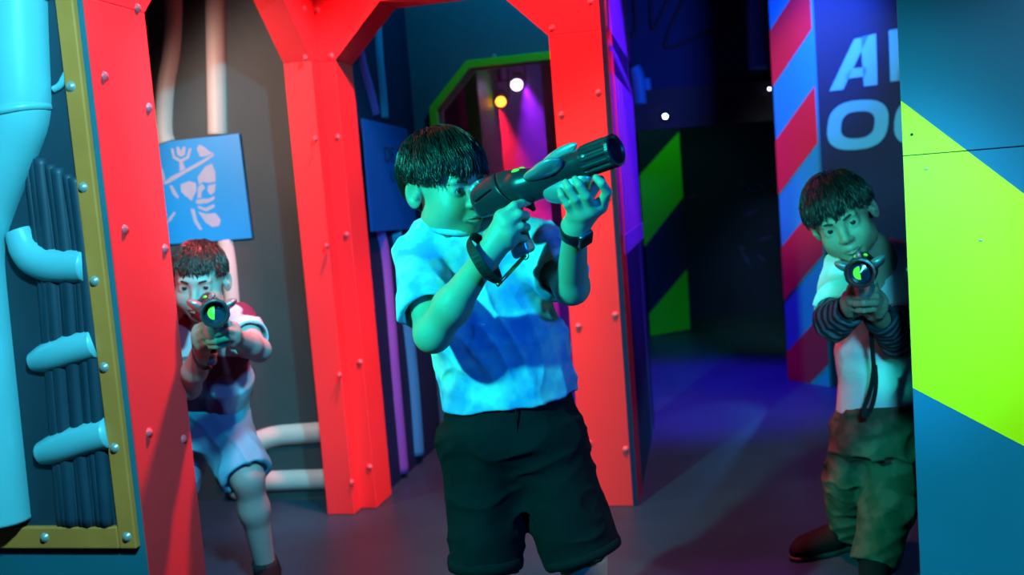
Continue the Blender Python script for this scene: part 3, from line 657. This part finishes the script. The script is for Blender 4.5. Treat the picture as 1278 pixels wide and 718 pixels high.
def ribbon(name, pts, nrms, wdt, th, m, parent, closed=False):
    """flat strap: centre points, surface normals"""
    p = V(pts, float); nn = V(nrms, float)
    for _ in range(2):
        def sub(x):
            n = len(x); out = []
            for i in range(n if closed else n-1):
                j = (i+1) % n; out += [x[i]*.75+x[j]*.25, x[i]*.25+x[j]*.75]
            if not closed: out = [x[0]]+out+[x[-1]]
            return V(out)
        p, nn = sub(p), sub(nn)
    n = len(p); t = (np.roll(p, -1, 0)-np.roll(p, 1, 0)) if closed else np.gradient(p, axis=0); t /= np.linalg.norm(t, axis=1)[:, None]
    v = []
    for i in range(n):
        no = nn[i]-t[i]*(nn[i] @ t[i]); no /= np.linalg.norm(no)+1e-9; si = np.cross(t[i], no)
        v += [p[i]+si*wdt/2+no*th/2, p[i]-si*wdt/2+no*th/2, p[i]-si*wdt/2-no*th/2, p[i]+si*wdt/2-no*th/2]
    f = []
    for i in range(n if closed else n-1):
        j = (i+1) % n
        for k in range(4): f.append((4*i+k, 4*i+(k+1) % 4, 4*j+(k+1) % 4, 4*j+k))
    if not closed: f += [(0, 1, 2, 3), tuple(4*(n-1)+k for k in (3, 2, 1, 0))]
    return link(name, mesh(name, v, f), m, parent)
def shoe(parent, heel, toe, m='shoe_dark', w=.036, sock=None):
    heel = V([heel[0], heel[1], 0.]); toe = V([toe[0], toe[1], 0.]); d = toe-heel; L = np.linalg.norm(d); R = basis(d, (0, 0, 1))
    A = lambda x, y, z: heel+R[0]*x*L+R[1]*y+R[2]*z
    o = sdf_mesh('shoe', [cone(A(.14, 0, .045), A(.80, 0, .036), .036, .034, .03), cone(A(.12, 0, .05), A(.2, 0, .085), .036, .036, .03), cone(A(.45, 0, .045), A(.93, 0, .028), .038, .022, .03), plane_cut(A(0, 0, .012), (0, 0, -1))], .004, None, m, parent)
    sole = sdf_mesh('sole', [cone(A(.12, 0, .012), A(.55, 0, .012), .036, .036, .02), cone(A(.5, 0, .012), A(.92, 0, .012), .039, .028, .02), plane_cut(A(0, 0, .016), (0, 0, 1)), plane_cut(A(0, 0, .0), (0, 0, -1))], .004, None, 'shoe_sole', o)
    return o
# ---------------------------------------------------------------- toy laser blaster, built once in its own space (x forward, z up)
mat('gun_dark', (.018, .022, .032), .32, 0, .2); mat('gun_silver', (.40, .44, .50), .28, .55, .08); mat('gun_black', (.008, .008, .01), .3)
mat('gun_lens', (.01, .03, .07), .12); mat('led_green', (.02, .35, .04), .3, emit=(.10, 1.0, .06), estr=.75); mat('strap_black', (.01, .01, .012), .7)
mat('brass_clip', (.55, .5, .2), .3, .9)
GM = {}
def g(name, prims, h, m): me = sdf_mesh(name, prims, h); me.materials.append(MATS[m]); me.polygons.foreach_set('use_smooth', [True]*len(me.polygons)); GM[name] = me
g('body', [cone((.03, 0, -.004), (.14, 0, -.002), .034, .036, .02), box((.055, 0, -.008), (.052, .027, .034), I3, .014, .02), cone((.14, 0, -.004), (.30, 0, .0), .033, .027, .02), cone((.28, 0, 0), (.335, 0, 0), .030, .034, .01),
           cone((.15, 0, -.024), (.24, 0, -.034), .02, .016, .02), ell((.075, 0, .03), (.062, .017, .016), I3, .015), box((.05, 0, .034), (.045, .010, .005), I3, .003, .004),
           box((.05, .032, .005), (.030, .004, .0022), basis((1, 0, .25), (0, 0, 1)), .001, .002, -1), box((.05, -.032, .005), (.030, .004, .0022), basis((1, 0, .25), (0, 0, 1)), .001, .002, -1),
           box((.105, 0, -.003), (.0018, .06, .06), basis((1, 0, .45), (0, 0, 1)), .001, .002, -1), box((.0, 0, 0), (.008, .02, .02), I3, .004, .006, -1)], .0024, 'gun_dark')
g('grip', [cone((.098, 0, -.03), (.088, 0, -.13), .022, .020, .01), cone((.078, 0, -.04), (.072, 0, -.128), .017, .017, .012)], .003, 'gun_dark')
g('grip_base', [box((.082, 0, -.145), (.026, .020, .014), basis((1, 0, .15), (0, 0, 1)), .010, .01), ell((.082, 0, -.128), (.03, .0225, .010), I3, .006)], .0025, 'gun_silver')
g('foregrip', [ell((.255, 0, -.052), (.052, .026, .026), basis((1, 0, -.12), (0, 0, 1)), .02), cone((.215, 0, -.034), (.30, 0, -.034), .022, .020, .02), cone((.29, 0, -.05), (.315, 0, -.035), .016, .012, .015)], .0026, 'gun_silver')
for nm, sy in (('wing', 1), ('wing_far', -1)):
    Rw = basis((1, 0, .05), (0, -sy*.55, 1.)); g(nm, [ell((.228, sy*.034, .010), (.050, .026, .011), Rw, .01), ell((.262, sy*.044, .019), (.030, .022, .008), Rw, .018)], .0026, 'gun_silver')
g('crest', [ell((.265, 0, .034), (.055, .010, .014), basis((1, 0, .15), (0, 0, 1)), .01)], .0026, 'gun_silver')
g('rear_cap', [box((.006, 0, .012), (.010, .021, .024), I3, .008, .01), box((.018, 0, .036), (.018, .014, .006), basis((1, 0, .3), (0, 0, 1)), .004, .008)], .0024, 'gun_silver')
g('trigger_guard', [cone((.115, 0, -.035), (.150, 0, -.062), .005, .005, .004), cone((.150, 0, -.062), (.155, 0, -.03), .005, .005, .004)], .0024, 'gun_black')
for i_, (x_, y_, z_, r_) in enumerate(((.03, .0285, -.015, .006), (.118, .033, -.004, .004), (.03, -.0285, -.015, .006), (.118, -.033, -.004, .004))): g('screw%d' % i_, [ell((x_, y_, z_), (r_, .0035, r_))], .0016, 'gun_silver')
for i_, y_ in enumerate((.012, -.012)): g('led%d' % i_, [ell((.145, y_, .033), (.012, .006, .006), I3, .004)], .002, 'led_green')
def barrel():
    v, f = [], []; S_ = 96; prof = [(.322, .030, 0), (.328, .0355, 0), (.336, .0365, 1), (.396, .0365, 1), (.400, .0375, .25), (.407, .0365, .25), (.408, .031, 0), (.404, .0275, 0), (.375, .025, 0)]
    for x, r, w_ in prof:
        for k in range(S_):
            a = 2*math.pi*k/S_; fl = .0042*w_*max(0., min(1., (math.sin(a*12)+.1)*3)); v.append((x, (r-fl)*math.cos(a), (r-fl)*math.sin(a)))
    for i in range(len(prof)-1):
        for k in range(S_): f.append((i*S_+k, i*S_+(k+1) % S_, (i+1)*S_+(k+1) % S_, (i+1)*S_+k))
    me = mesh('muzzle', v, f); me.materials.append(MATS['gun_black'] if False else MATS['gun_dark']); GM['muzzle'] = me
barrel()
def disc(name, x, r, m, half=None):
    n = 24; rng = range(n+1); v = [(x+.004, 0, 0)]+[(x, r*math.cos(a), r*math.sin(a)) for a in ([2*math.pi*k/n for k in range(n)] if half is None else [half+math.pi*k/n for k in range(n+1)])]
    L = len(v)-1; f = [(0, 1+k, 1+(k+1) % L) for k in range(L if half is None else L-1)]
    me = mesh(name, v, f); me.materials.append(MATS[m]); GM[name] = me
disc('lens', .378, .026, 'gun_lens'); disc('lens_light', .3822, .017, 'led_green', math.pi*.5)
def blaster(label, rear, muzzle, up=(0, 0, 1), lit=True, scale=1.):
    R = basis(V(muzzle)-V(rear), up); t = bpy.data.objects.new('laser_blaster', None); COL.objects.link(t); t.empty_display_size = .05
    M = Matrix([[R[j][i]*scale for j in range(3)]+[rear[i]] for i in range(3)]+[[0, 0, 0, 1]]); t.matrix_world = M
    tag(t, label, 'toy gun', 'laser tag blasters'); bpy.context.view_layer.update()
    for nm in ('body', 'muzzle', 'lens', 'lens_light', 'grip', 'grip_base', 'foregrip', 'wing', 'wing_far', 'crest', 'rear_cap', 'trigger_guard', 'led0', 'led1', 'screw0', 'screw1', 'screw2', 'screw3'):
        if nm == 'lens_light' and not lit: continue
        o = bpy.data.objects.new({'wing_far': 'wing', 'led0': 'sight_light', 'led1': 'sight_light'}.get(nm, 'screw' if nm.startswith('screw') else nm), GM[nm]); COL.objects.link(o); o.parent = t
    return t, (lambda x, y, z: V(rear)+scale*(R[0]*x+R[1]*y+R[2]*z)), R
# ================================================================ the boy in front
GA0, GA1 = P(595, 251, 2.085), P(768, 187.5, 1.875)
ga_, gA, gAR = blaster('dark toy blaster aimed up to the right by the boy in front', GA0, GA1, (0, -.18, 1), lit=False, scale=np.linalg.norm(GA1-GA0)/.405)
pa = thing('person', 'boy in pale tie-dye T-shirt and black shorts aiming a blaster to the right', 'person', (P(630, 520, 2.28)[0], 2.28, 0))
hc, hR, hs = P(557, 231, 2.235), headR((.64, -.76, -.14), (-.05, -.12, 1)), 1.05
shR, elR, wrR = P(524, 313, 2.25), P(540, 417, 2.07), P(606, 322, 1.985)
shL, elL, wrL = P(674, 308, 2.29), P(713, 358, 2.11), P(718, 284, 1.955)
nk = P(562, 292, 2.245); ch = P(600, 350, 2.28); be = P(628, 440, 2.28); pe = P(636, 520, 2.28)
kR, kL = P(606, 712, 2.25), P(727, 700, 2.24)
aR = V([P(612, 850, 2.30)[0], 2.32, .07]); aL = V([P(752, 850, 2.28)[0], 2.28, .07])
fR = [[PX(q) for q in f] for f in ([(626, 271, 1.980), (642, 257, 1.975), (651, 254, 1.99), (660, 252, 2.005)], [(633, 280, 1.972), (648, 268, 1.972), (656, 269, 1.995), (656, 272, 2.03)],
      [(636, 291, 1.972), (650, 283, 1.975), (657, 284, 1.998), (655, 287, 2.03)], [(635, 302, 1.980), (648, 297, 1.985), (655, 298, 2.003), (652, 300, 2.03)])]
tR = [P(612, 296, 2.02), P(622, 276, 2.05), P(634, 268, 2.075), P(644, 268, 2.08)]
fL = [[PX(q) for q in f] for f in ([(749, 257, 1.915), (758, 240, 1.885), (751, 229, 1.872), (744, 222, 1.875)], [(738, 262, 1.912), (732, 245, 1.885), (723, 231, 1.880), (718, 224, 1.888)],
      [(728, 266, 1.916), (718, 249, 1.893), (710, 235, 1.889), (706, 228, 1.897)], [(717, 268, 1.925), (708, 255, 1.905), (701, 244, 1.902), (699, 238, 1.908)])]
tL = [P(722, 264, 1.96), P(734, 248, 1.975), P(744, 232, 1.97), P(750, 224, 1.96)]
body = head_prims(hc, hR, hs)
body += [cone(hp(hc, hR, hs, 0, -.02, -.05), nk, .034, .038, .012), cone(nk, ch, .044, .09, .05), ell(ch, (.125, .075, .11), I3, .05), ell(be, (.125, .085, .12), I3, .05), ell(pe, (.13, .09, .08), I3, .04), cone(shR, shL, .042, .042, .05)]
body += chain([(shR, .046), (shR*.5+elR*.5, .042), (elR, .037)], .02)+chain([(elR, .037), (elR*.62+wrR*.38, .0375), (wrR, .0245)], .02)+hand_prims(wrR, fR, tR, .0088, .0125, .0215)
body += chain([(shL, .046), (shL*.5+elL*.5, .038), (elL, .033)], .04)+[cone(elL, wrL, .0345, .0235, .03)]+hand_prims(wrL, fL, tL, .0088, .0125, .0215)
body += chain([(P(600, 560, 2.28), .075), (kR, .05), (kR*.65+aR*.35, .048), (aR, .034)], .03)+chain([(P(680, 556, 2.28), .075), (kL, .05), (kL*.65+aL*.35, .048), (aL, .034)], .03)
sdf_mesh('body', body, .0026, None, 'skin_a', pa)
eyes(hc, hR, hs, pa, P(830, 180, 1.75), browdrop=.002); mouth(hc, hR, hs, pa, 'lip_a')
hair(hc, hR, hs, pa, 'hair_dark', 7000, .058, .019, .019, .012, 3, wid=.0012, side=.014)
# tie-dye T-shirt
slR = shR+(elR-shR)*.78; slL = shL+(elL-shL)*.72
sh = [cone(P(536, 300, 2.25), P(655, 297, 2.28), .048, .048, .05), ell(ch, (.150, .095, .125), I3, .06), ell(P(618, 415, 2.275), (.150, .108, .13), I3, .05), fcone(P(626, 425, 2.278), P(637, 497, 2.28), .148, .156, .03, 1, 1.35)]
sh += [ell(P(655, 330, 2.27), (.07, .08, .07), I3, .04), fcone(shR, slR, .060, .066, .03), fcone(shL, slL, .060, .064, .03)]
sh += [fcone(shR+(elR-shR)*.5, shR+(elR-shR)*1.0, .050, .060, .004, -1), fcone(shL+(elL-shL)*.5, shL+(elL-shL)*1.0, .050, .058, .004, -1)]
sh += [cone(P(563, 286, 2.24), ch, .058, .10, .03), cone(hp(hc, hR, hs, 0, -.015, -.03), P(564, 287, 2.225), .044, .046, .006, -1)]
def flat_y(p0, ky):      # squash cloth round bodies front to back
    return None
zl = lambda lo, hi: (lambda p: np.clip((hi-p[:, 2])/(hi-lo), .25, 1))
sdf_mesh('t_shirt', [dict(q) for q in sh], .0034, both(folds((.8, 0, .45), 6, 19, .010, 3., lambda p: np.clip((1.02-p[:, 2])/.25, .25, 1)*np.clip((p[:, 2]-.735)/.06, .2, 1)), folds((.35, 0, -.9), 5, 22, .005, 11.), lambda p: .0015*(vnoise(p*60)-.5)), 'shirt_tiedye', pa, amp=.008)
tube('collar', [P(564, 286, 2.23)+V([math.cos(t)*.055, math.sin(t)*.054, .002+.008*math.sin(t)-.010*math.cos(t)]) for t in np.linspace(0, 2*math.pi, 20)[:-1]], .007, 'shirt_tiedye', pa, 8, closed=True, smooth=0)
# black shorts
hemR = V([P(606, 706, 2.25)[0], 2.25, P(606, 708, 2.25)[2]]); hemL = P(728, 694, 2.24)
st = [fcone(P(636, 478, 2.28), P(637, 538, 2.28), .140, .150, .03, 1, 1.35), ell(P(637, 548, 2.28), (.155, .116, .075), I3, .05), fcone(P(601, 545, 2.28), hemR, .090, .084, .05), fcone(P(676, 543, 2.28), hemL, .092, .090, .05),
      fcone(hemR+(P(601, 552, 2.28)-hemR)*.05, hemR-(P(601, 552, 2.28)-hemR)*.1, .070, .070, .004, -1), fcone(hemL+(P(676, 550, 2.28)-hemL)*.05, hemL-(P(676, 550, 2.28)-hemL)*.1, .074, .074, .004, -1)]
sdf_mesh('shorts', st, .0036, both(folds((1, 0, .25), 7, 22, .0045, 5.), folds((.3, 0, .9), 6, 14, .003, 2.)), 'shorts_black', pa, amp=.008)
def cuff(a, b, r, m, parent, w_=.02):
    d = (b-a)/np.linalg.norm(b-a); R = basis(d, (0, 1, 0)); lathe('cuff', [(-w_, r), (-w_, r+.005), (-w_*.5, r+.007), (0, r+.005), (0, r)], b, R, m, parent, 28)
cuff(P(601, 552, 2.28), hemR, .083, 'shorts_black', pa, .028); cuff(P(676, 550, 2.28), hemL, .089, 'shorts_black', pa, .02)
tube('fly_seam', [P(643, 492, 2.170), P(644, 520, 2.166), P(646, 552, 2.168), P(645, 590, 2.185)], .002, 'shorts_black', pa, 6)
shoe(pa, aR+V([.02, .06, 0]), aR+V([-.03, -.16, 0])); shoe(pa, aL+V([-.01, .06, 0]), aL+V([.07, -.15, 0]))
for a_, k_ in ((aR, kR), (aL, kL)): tube('sock', [a_, a_+(k_-a_)*.16], [.040, .043], 'sock_dark', pa, 16, smooth=0)
# wristwatch on the supporting arm
d_ = (elL-wrL)/np.linalg.norm(elL-wrL); wc = wrL+d_*.006; Rw = basis(d_, (0, -1, 0))
wt = lathe('watch_strap', [(-.013, .0255), (-.013, .0295), (.013, .0310), (.013, .0265)], wc, Rw, 'watch_black', pa, 32)
wn = V([.42, -.9, .0]); wn -= d_*(wn @ d_); wn /= np.linalg.norm(wn); Rc = basis(wn, d_)
case = sdf_mesh('watch_case', [box(wc+wn*.0315, (.005, .0165, .0185), Rc, .004)], .0018, None, 'watch_steel', wt)
sdf_mesh('watch_face', [box(wc+wn*.0355, (.0022, .0148, .0168), Rc, .002)], .0018, None, 'watch_glass', wt)
# lanyard of the blaster
gb = gA(.082, 0, -.160)
tube('lanyard_ring', [gb+V([math.cos(t)*.008, 0, math.sin(t)*.008]) for t in np.linspace(0, 2*math.pi, 13)[:-1]], .0016, 'brass_clip', ga_, 6, closed=True, smooth=0)
ce_ = P(621, 356, 1.965); tube('clip_bar', [gb, gb*.5+ce_*.5, ce_], .0042, 'brass_clip', ga_, 8, smooth=0)
ax = (wrR-elR)/np.linalg.norm(wrR-elR); b0_ = P(594, 323, 1.97)
ribbon('strap', [ce_+V([.002, 0, .004]), P(606, 341, 1.938), P(592, 318, 1.935), P(583, 302, 1.965), P(590, 293, 2.01), P(603, 303, 2.035), P(618, 335, 2.02), P(624, 352, 1.99)],
       [(-.5, -.6, -.3), (-.2, -1, 0), (-.3, -.95, 0), (-1, -.1, .3), (-.2, .8, .9), (.4, 1, .2), (.8, .5, -.3), (.8, 0, -.5)], .021, .0028, 'strap_black', ga_)

# ================================================================ the boy behind the left archway
GB0, GB1 = P(259, 384, 2.80), P(268.5, 391.5, 2.42)
gb_, gB, gBR = blaster('toy blaster pointed at the viewer by the boy at the left post', GB0, GB1, (.1, 0, 1), scale=.98)
pb = thing('person', 'crouching boy in pale shorts peering round the left red post', 'person', (P(262, 500, 3.12)[0], 3.12, 0))
hc, hR, hs = P(249, 350, 2.88), headR((.10, -.96, -.20), (.09, -.2, 1)), 1.0
shR, elR, wrR = P(228, 408, 2.98), P(236, 484, 2.80), P(254, 428, 2.62)
shL, elL, wrL = P(295, 402, 2.98), P(323, 437, 2.80), P(290, 421, 2.60)
nk = P(256, 398, 2.97); ch = P(262, 430, 3.02); be = P(262, 475, 3.08); pe = P(258, 510, 3.14)
kL, aL = P(309, 597, 3.0), P(331, 705, 3.10); kR, aR = P(214, 610, 3.12), P(205, 690, 3.25); aR[2] = .07; aL[2] = max(aL[2], .075)
fR = [[PX(q) for q in f] for f in ([(248, 411, 2.59), (256, 404, 2.545), (270, 403, 2.535), (281, 404, 2.56)], [(246, 418, 2.59), (255, 412, 2.54), (271, 412, 2.53), (284, 412, 2.56)],
      [(247, 425, 2.595), (256, 420, 2.545), (270, 421, 2.535), (281, 421, 2.56)], [(250, 431, 2.60), (258, 428, 2.555), (269, 429, 2.545), (277, 428, 2.56)])]
tR = [P(250, 412, 2.63), P(254, 402, 2.66), P(258, 396, 2.69)]
fL = [[PX(q) for q in f] for f in ([(292, 409, 2.575), (284, 404, 2.548), (272, 399, 2.54), (263, 400, 2.56)], [(294, 416, 2.57), (284, 413, 2.532), (270, 417, 2.518), (259, 418, 2.54)],
      [(293, 423, 2.575), (284, 422, 2.535), (270, 426, 2.523), (260, 427, 2.54)], [(291, 429, 2.585), (283, 430, 2.55), (271, 433, 2.535), (262, 433, 2.55)])]
tL = [P(288, 410, 2.62), P(282, 402, 2.65), P(277, 398, 2.69)]
body = head_prims(hc, hR, hs)
body += [cone(hp(hc, hR, hs, 0, -.02, -.05), nk, .034, .038, .012), cone(nk, ch, .044, .08, .04), ell(ch, (.115, .07, .09), I3, .05), ell(be, (.115, .08, .10), I3, .05), ell(pe, (.12, .085, .075), I3, .04), cone(shR, shL, .040, .040, .05)]
for a, b, c_ in ((shR, elR, wrR), (shL, elL, wrL)): body += chain([(a, .040), (a*.5+b*.5, .036), (b, .031)], .02)+chain([(b, .031), (b*.62+c_*.38, .032), (c_, .0225)], .02)
body += hand_prims(wrR, fR, tR, .0085, .012, .020)+hand_prims(wrL, fL, tL, .0085, .012, .020)
hL_, hR_ = P(272, 520, 3.14), P(238, 522, 3.14)
for a, b, c_ in ((hL_, kL, aL), (hR_, kR, aR)): body += chain([(a, .07), (b, .046), (b*.65+c_*.35, .044), (c_, .032)], .03)
sdf_mesh('body', body, .0032, None, 'skin_b', pb)
eyes(hc, hR, hs, pb, (0, 0, 1.2)); mouth(hc, hR, hs, pb, 'lip_c')
hair(hc, hR, hs, pb, 'hair_brown', 3000, .045, .011, .030, -.012, 5, wid=.0013, side=.015)
sh = [cone(P(236, 400, 2.98), P(288, 397, 2.98), .045, .045, .05), ell(ch, (.132, .088, .10), I3, .06), ell(be, (.132, .098, .11), I3, .05), fcone(P(261, 470, 3.07), P(258, 508, 3.13), .125, .130, .03, 1, 1.3),
      fcone(shR, shR+(elR-shR)*.72, .055, .060, .03), fcone(shL, shL+(elL-shL)*.62, .055, .060, .03), fcone(shL+(elL-shL)*.45, shL+(elL-shL)*.9, .046, .052, .004, -1), cone(hp(hc, hR, hs, 0, -.02, -.05), nk+V([0, -.02, .02]), .042, .045, .008, -1)]
two_tone('shirt_block', (.40, .52, .58), (.13, .012, .045), 5.5, .49, .52, .85, 1., .1)
sdf_mesh('t_shirt', sh, .0042, both(folds((.3, 0, 1), 6, 20, .006, 8.), lambda p: .0015*(vnoise(p*60)-.5)), 'shirt_block', pb, amp=.006)
hem = hL_+(kL-hL_)*.97; hem2 = hR_+(kR-hR_)*.97
sdf_mesh('shorts', [fcone(P(258, 500, 3.12), P(256, 545, 3.13), .125, .14, .03), fcone(P(270, 522, 3.13), hem, .085, .082, .04), fcone(hR_, hem2, .085, .082, .04), fcone(hem+(hL_-hem)*.06, hem-(hL_-hem)*.1, .068, .068, .004, -1)],
         .0044, folds((.5, 0, -.8), 6, 18, .005, 4.), 'shorts_pale', pb, amp=.006)
for a_, k_ in ((aR, kR), (aL, kL)): tube('sock', [a_-V([0, 0, .03]), a_+(k_-a_)*.05], [.038, .040], 'sock_dark', pb, 16, smooth=0)
shoe(pb, aR+V([.0, .06, 0]), aR+V([.0, -.14, 0])); shoe(pb, aL+V([-.01, .06, 0]), aL+V([.04, -.14, 0]))
q0 = gB(.082, 0, -.155)
ribbon('strap', [q0, P(262, 462, 2.60), P(246, 456, 2.60), P(238, 432, 2.60), P(246, 414, 2.64), P(262, 425, 2.70)], [(0, -1, -.4), (0, -1, -.3), (-.5, -.8, -.3), (-.9, -.3, 0), (-.4, .5, .6), (.3, .8, .4)], .014, .003, 'strap_black', gb_)
# ================================================================ the boy at the right
GC0, GC1 = P(1078, 332, 2.78), P(1073, 342, 2.38)
gc_, gC, gCR = blaster('toy blaster pointed at the viewer by the boy at the right wall', GC0, GC1, (-.1, 0, 1), scale=1.0)
pc = thing('person', 'boy in white shirt with striped long sleeves and camouflage trousers leaning from right wall', 'person', (P(1095, 530, 2.92)[0], 2.92, 0))
hc, hR, hs = P(1051, 272, 2.76), headR((-.34, -.88, -.24), (-.46, -.20, .87)), 1.08
shR, elR, wrR = P(1054, 330, 2.86), P(1040, 403, 2.72), P(1066, 383, 2.60)
shL, elL, wrL = P(1134, 322, 2.92), P(1122, 424, 2.76), P(1091, 388, 2.60)
nk = P(1086, 312, 2.86); ch = P(1096, 365, 2.92); be = P(1096, 440, 2.93); pe = P(1096, 525, 2.93)
kR, aR = P(1060, 600, 2.98), P(1056, 672, 3.06); kL, aL = P(1110, 625, 2.87), P(1092, 735, 2.80); aR[2] = .085; aL[2] = .085
fL = [[PX(q) for q in f] for f in ([(1099, 372, 2.555), (1092, 362, 2.525), (1080, 360, 2.515), (1070, 361, 2.53)], [(1101, 378, 2.55), (1093, 370, 2.51), (1079, 370, 2.50), (1067, 371, 2.52)],
      [(1100, 385, 2.555), (1092, 378, 2.515), (1078, 379, 2.505), (1067, 380, 2.525)], [(1097, 391, 2.565), (1090, 386, 2.53), (1078, 388, 2.52), (1069, 388, 2.535)])]
tL = [P(1096, 370, 2.60), P(1092, 360, 2.62), P(1090, 352, 2.60)]
fR = [[PX(q) for q in f] for f in ([(1058, 370, 2.575), (1062, 362, 2.545), (1072, 364, 2.54), (1082, 366, 2.56)], [(1056, 377, 2.57), (1060, 369, 2.535), (1072, 373, 2.525), (1084, 376, 2.55)],
      [(1057, 383, 2.575), (1062, 377, 2.54), (1073, 382, 2.53), (1084, 385, 2.555)], [(1060, 389, 2.585), (1065, 385, 2.555), (1074, 390, 2.545), (1083, 392, 2.56)])]
tR = [P(1060, 372, 2.61), P(1062, 360, 2.64), P(1066, 352, 2.66)]
body = head_prims(hc, hR, hs)
body += [cone(hp(hc, hR, hs, 0, -.02, -.05), nk, .038, .044, .016), cone(nk, ch, .048, .08, .04), ell(ch, (.12, .07, .12), I3, .05), ell(be, (.12, .08, .12), I3, .05), ell(pe, (.12, .085, .085), I3, .04), cone(shR, shL, .040, .040, .05)]
for a, b, c_ in ((shR, elR, wrR), (shL, elL, wrL)): body += chain([(a, .040), (a*.5+b*.5, .036), (b, .031)], .02)+chain([(b, .031), (b*.62+c_*.38, .032), (c_, .0225)], .02)
body += hand_prims(wrR, fR, tR, .0088, .012, .020)+hand_prims(wrL, fL, tL, .0088, .012, .020)
hR_, hL_ = P(1072, 545, 2.94), P(1118, 545, 2.92)
for a, b, c_ in ((hL_, kL, aL), (hR_, kR, aR)): body += chain([(a, .07), (b, .046), (b*.65+c_*.35, .044), (c_, .032)], .03)
sdf_mesh('body', body, .0032, None, 'skin_c', pc)
eyes(hc, hR, hs, pc, (0, 0, 1.2)); mouth(hc, hR, hs, pc, 'lip_c')
hair(hc, hR, hs, pc, 'hair_dark', 4200, .055, .020, .022, .010, 9, wid=.0013, side=.012)
sh = [cone(P(1062, 326, 2.87), P(1124, 318, 2.91), .045, .045, .05), ell(ch, (.132, .090, .12), I3, .06), ell(be, (.122, .096, .13), I3, .05), fcone(P(1096, 440, 2.93), P(1096, 514, 2.93), .112, .122, .03, 1, 1.25),
      fcone(shR, shR+(elR-shR)*.78, .055, .060, .03), fcone(shL, shL+(elL-shL)*.70, .055, .060, .03), cone(hp(hc, hR, hs, 0, -.02, -.05), nk+V([0, -.02, .02]), .043, .046, .008, -1)]
sdf_mesh('t_shirt', sh, .0042, both(folds((1, 0, .25), 6, 20, .006, 6., lambda p: np.clip((p[:, 2]-.62)/.06, .2, 1)), lambda p: .0015*(vnoise(p*60)-.5)), 'shirt_white', pc, amp=.006)
for nm, a, b, c_ in (('sleeve', shR, elR, wrR), ('sleeve', shL, elL, wrL)):
    s0_ = a+(b-a)*.55; w0 = b+(c_-b)*.80; s1_ = b+(c_-b)*.5
    o = sdf_mesh(nm, [fcone(s0_, b, .047, .050, .015), ell(b, (.05, .05, .05), I3, .015), fcone(b, w0, .050, .040, .02), fcone(s1_, c_, .030, .034, .003, -1)], .0036, folds(c_-b+V([.3, 0, .1]), 20, 30, .004, 3.), 'striped_knit', pc, amp=.005)
    n = len(o.data.vertices); co = np.empty(n*3, np.float32); o.data.vertices.foreach_get('co', co); co = co.reshape(-1, 3)
    u1 = (b-a)/np.linalg.norm(b-a); u2 = (c_-b)/np.linalg.norm(c_-b); L1 = np.linalg.norm(b-a); t2 = (co-b) @ u2; t1 = (co-b) @ u1
    al = np.where(t2 > -t1*.0+.0, t2, t1*.9).astype(np.float32); at_ = o.data.attributes.new('along', 'FLOAT', 'POINT'); at_.data.foreach_set('value', al)
tr = [fcone(P(1096, 500, 2.93), P(1096, 560, 2.93), .112, .130, .03), cone(hR_, kR, .080, .066, .03), fcone(kR, aR+V([0, 0, -.03]), .066, .056, .03), cone(hL_, kL, .084, .072, .03), fcone(kL, aL+V([0, 0, -.03]), .074, .060, .03), ell(P(1048, 590, 2.95), (.03, .05, .06), I3, .03)]
sdf_mesh('trousers', tr, .0042, both(folds((1, 0, .3), 8, 24, .006, 2.), folds((.2, 0, 1), 7, 16, .005, 9.)), 'camo', pc, amp=.008)
shoe(pc, aR+V([.05, .03, 0]), aR+V([-.19, -.06, 0])); shoe(pc, aL+V([.02, .06, 0]), aL+V([-.05, -.15, 0]))
sA = P(1088, 425, 2.70)
ribbon('strap', [gC(.082, 0, -.155), P(1086, 400, 2.66), P(1089, 440, 2.72), P(1091, 462, 2.74), P(1086, 490, 2.76), P(1076, 516, 2.77), P(1080, 522, 2.77), P(1089, 508, 2.765), P(1094, 480, 2.755), P(1092, 456, 2.745)],
       [(0, -1, 0)]*5+[(-.3, -.9, -.3)]+[(0, -1, -.3)]+[(0, -1, 0)]*3, .012, .003, 'strap_black', gc_)
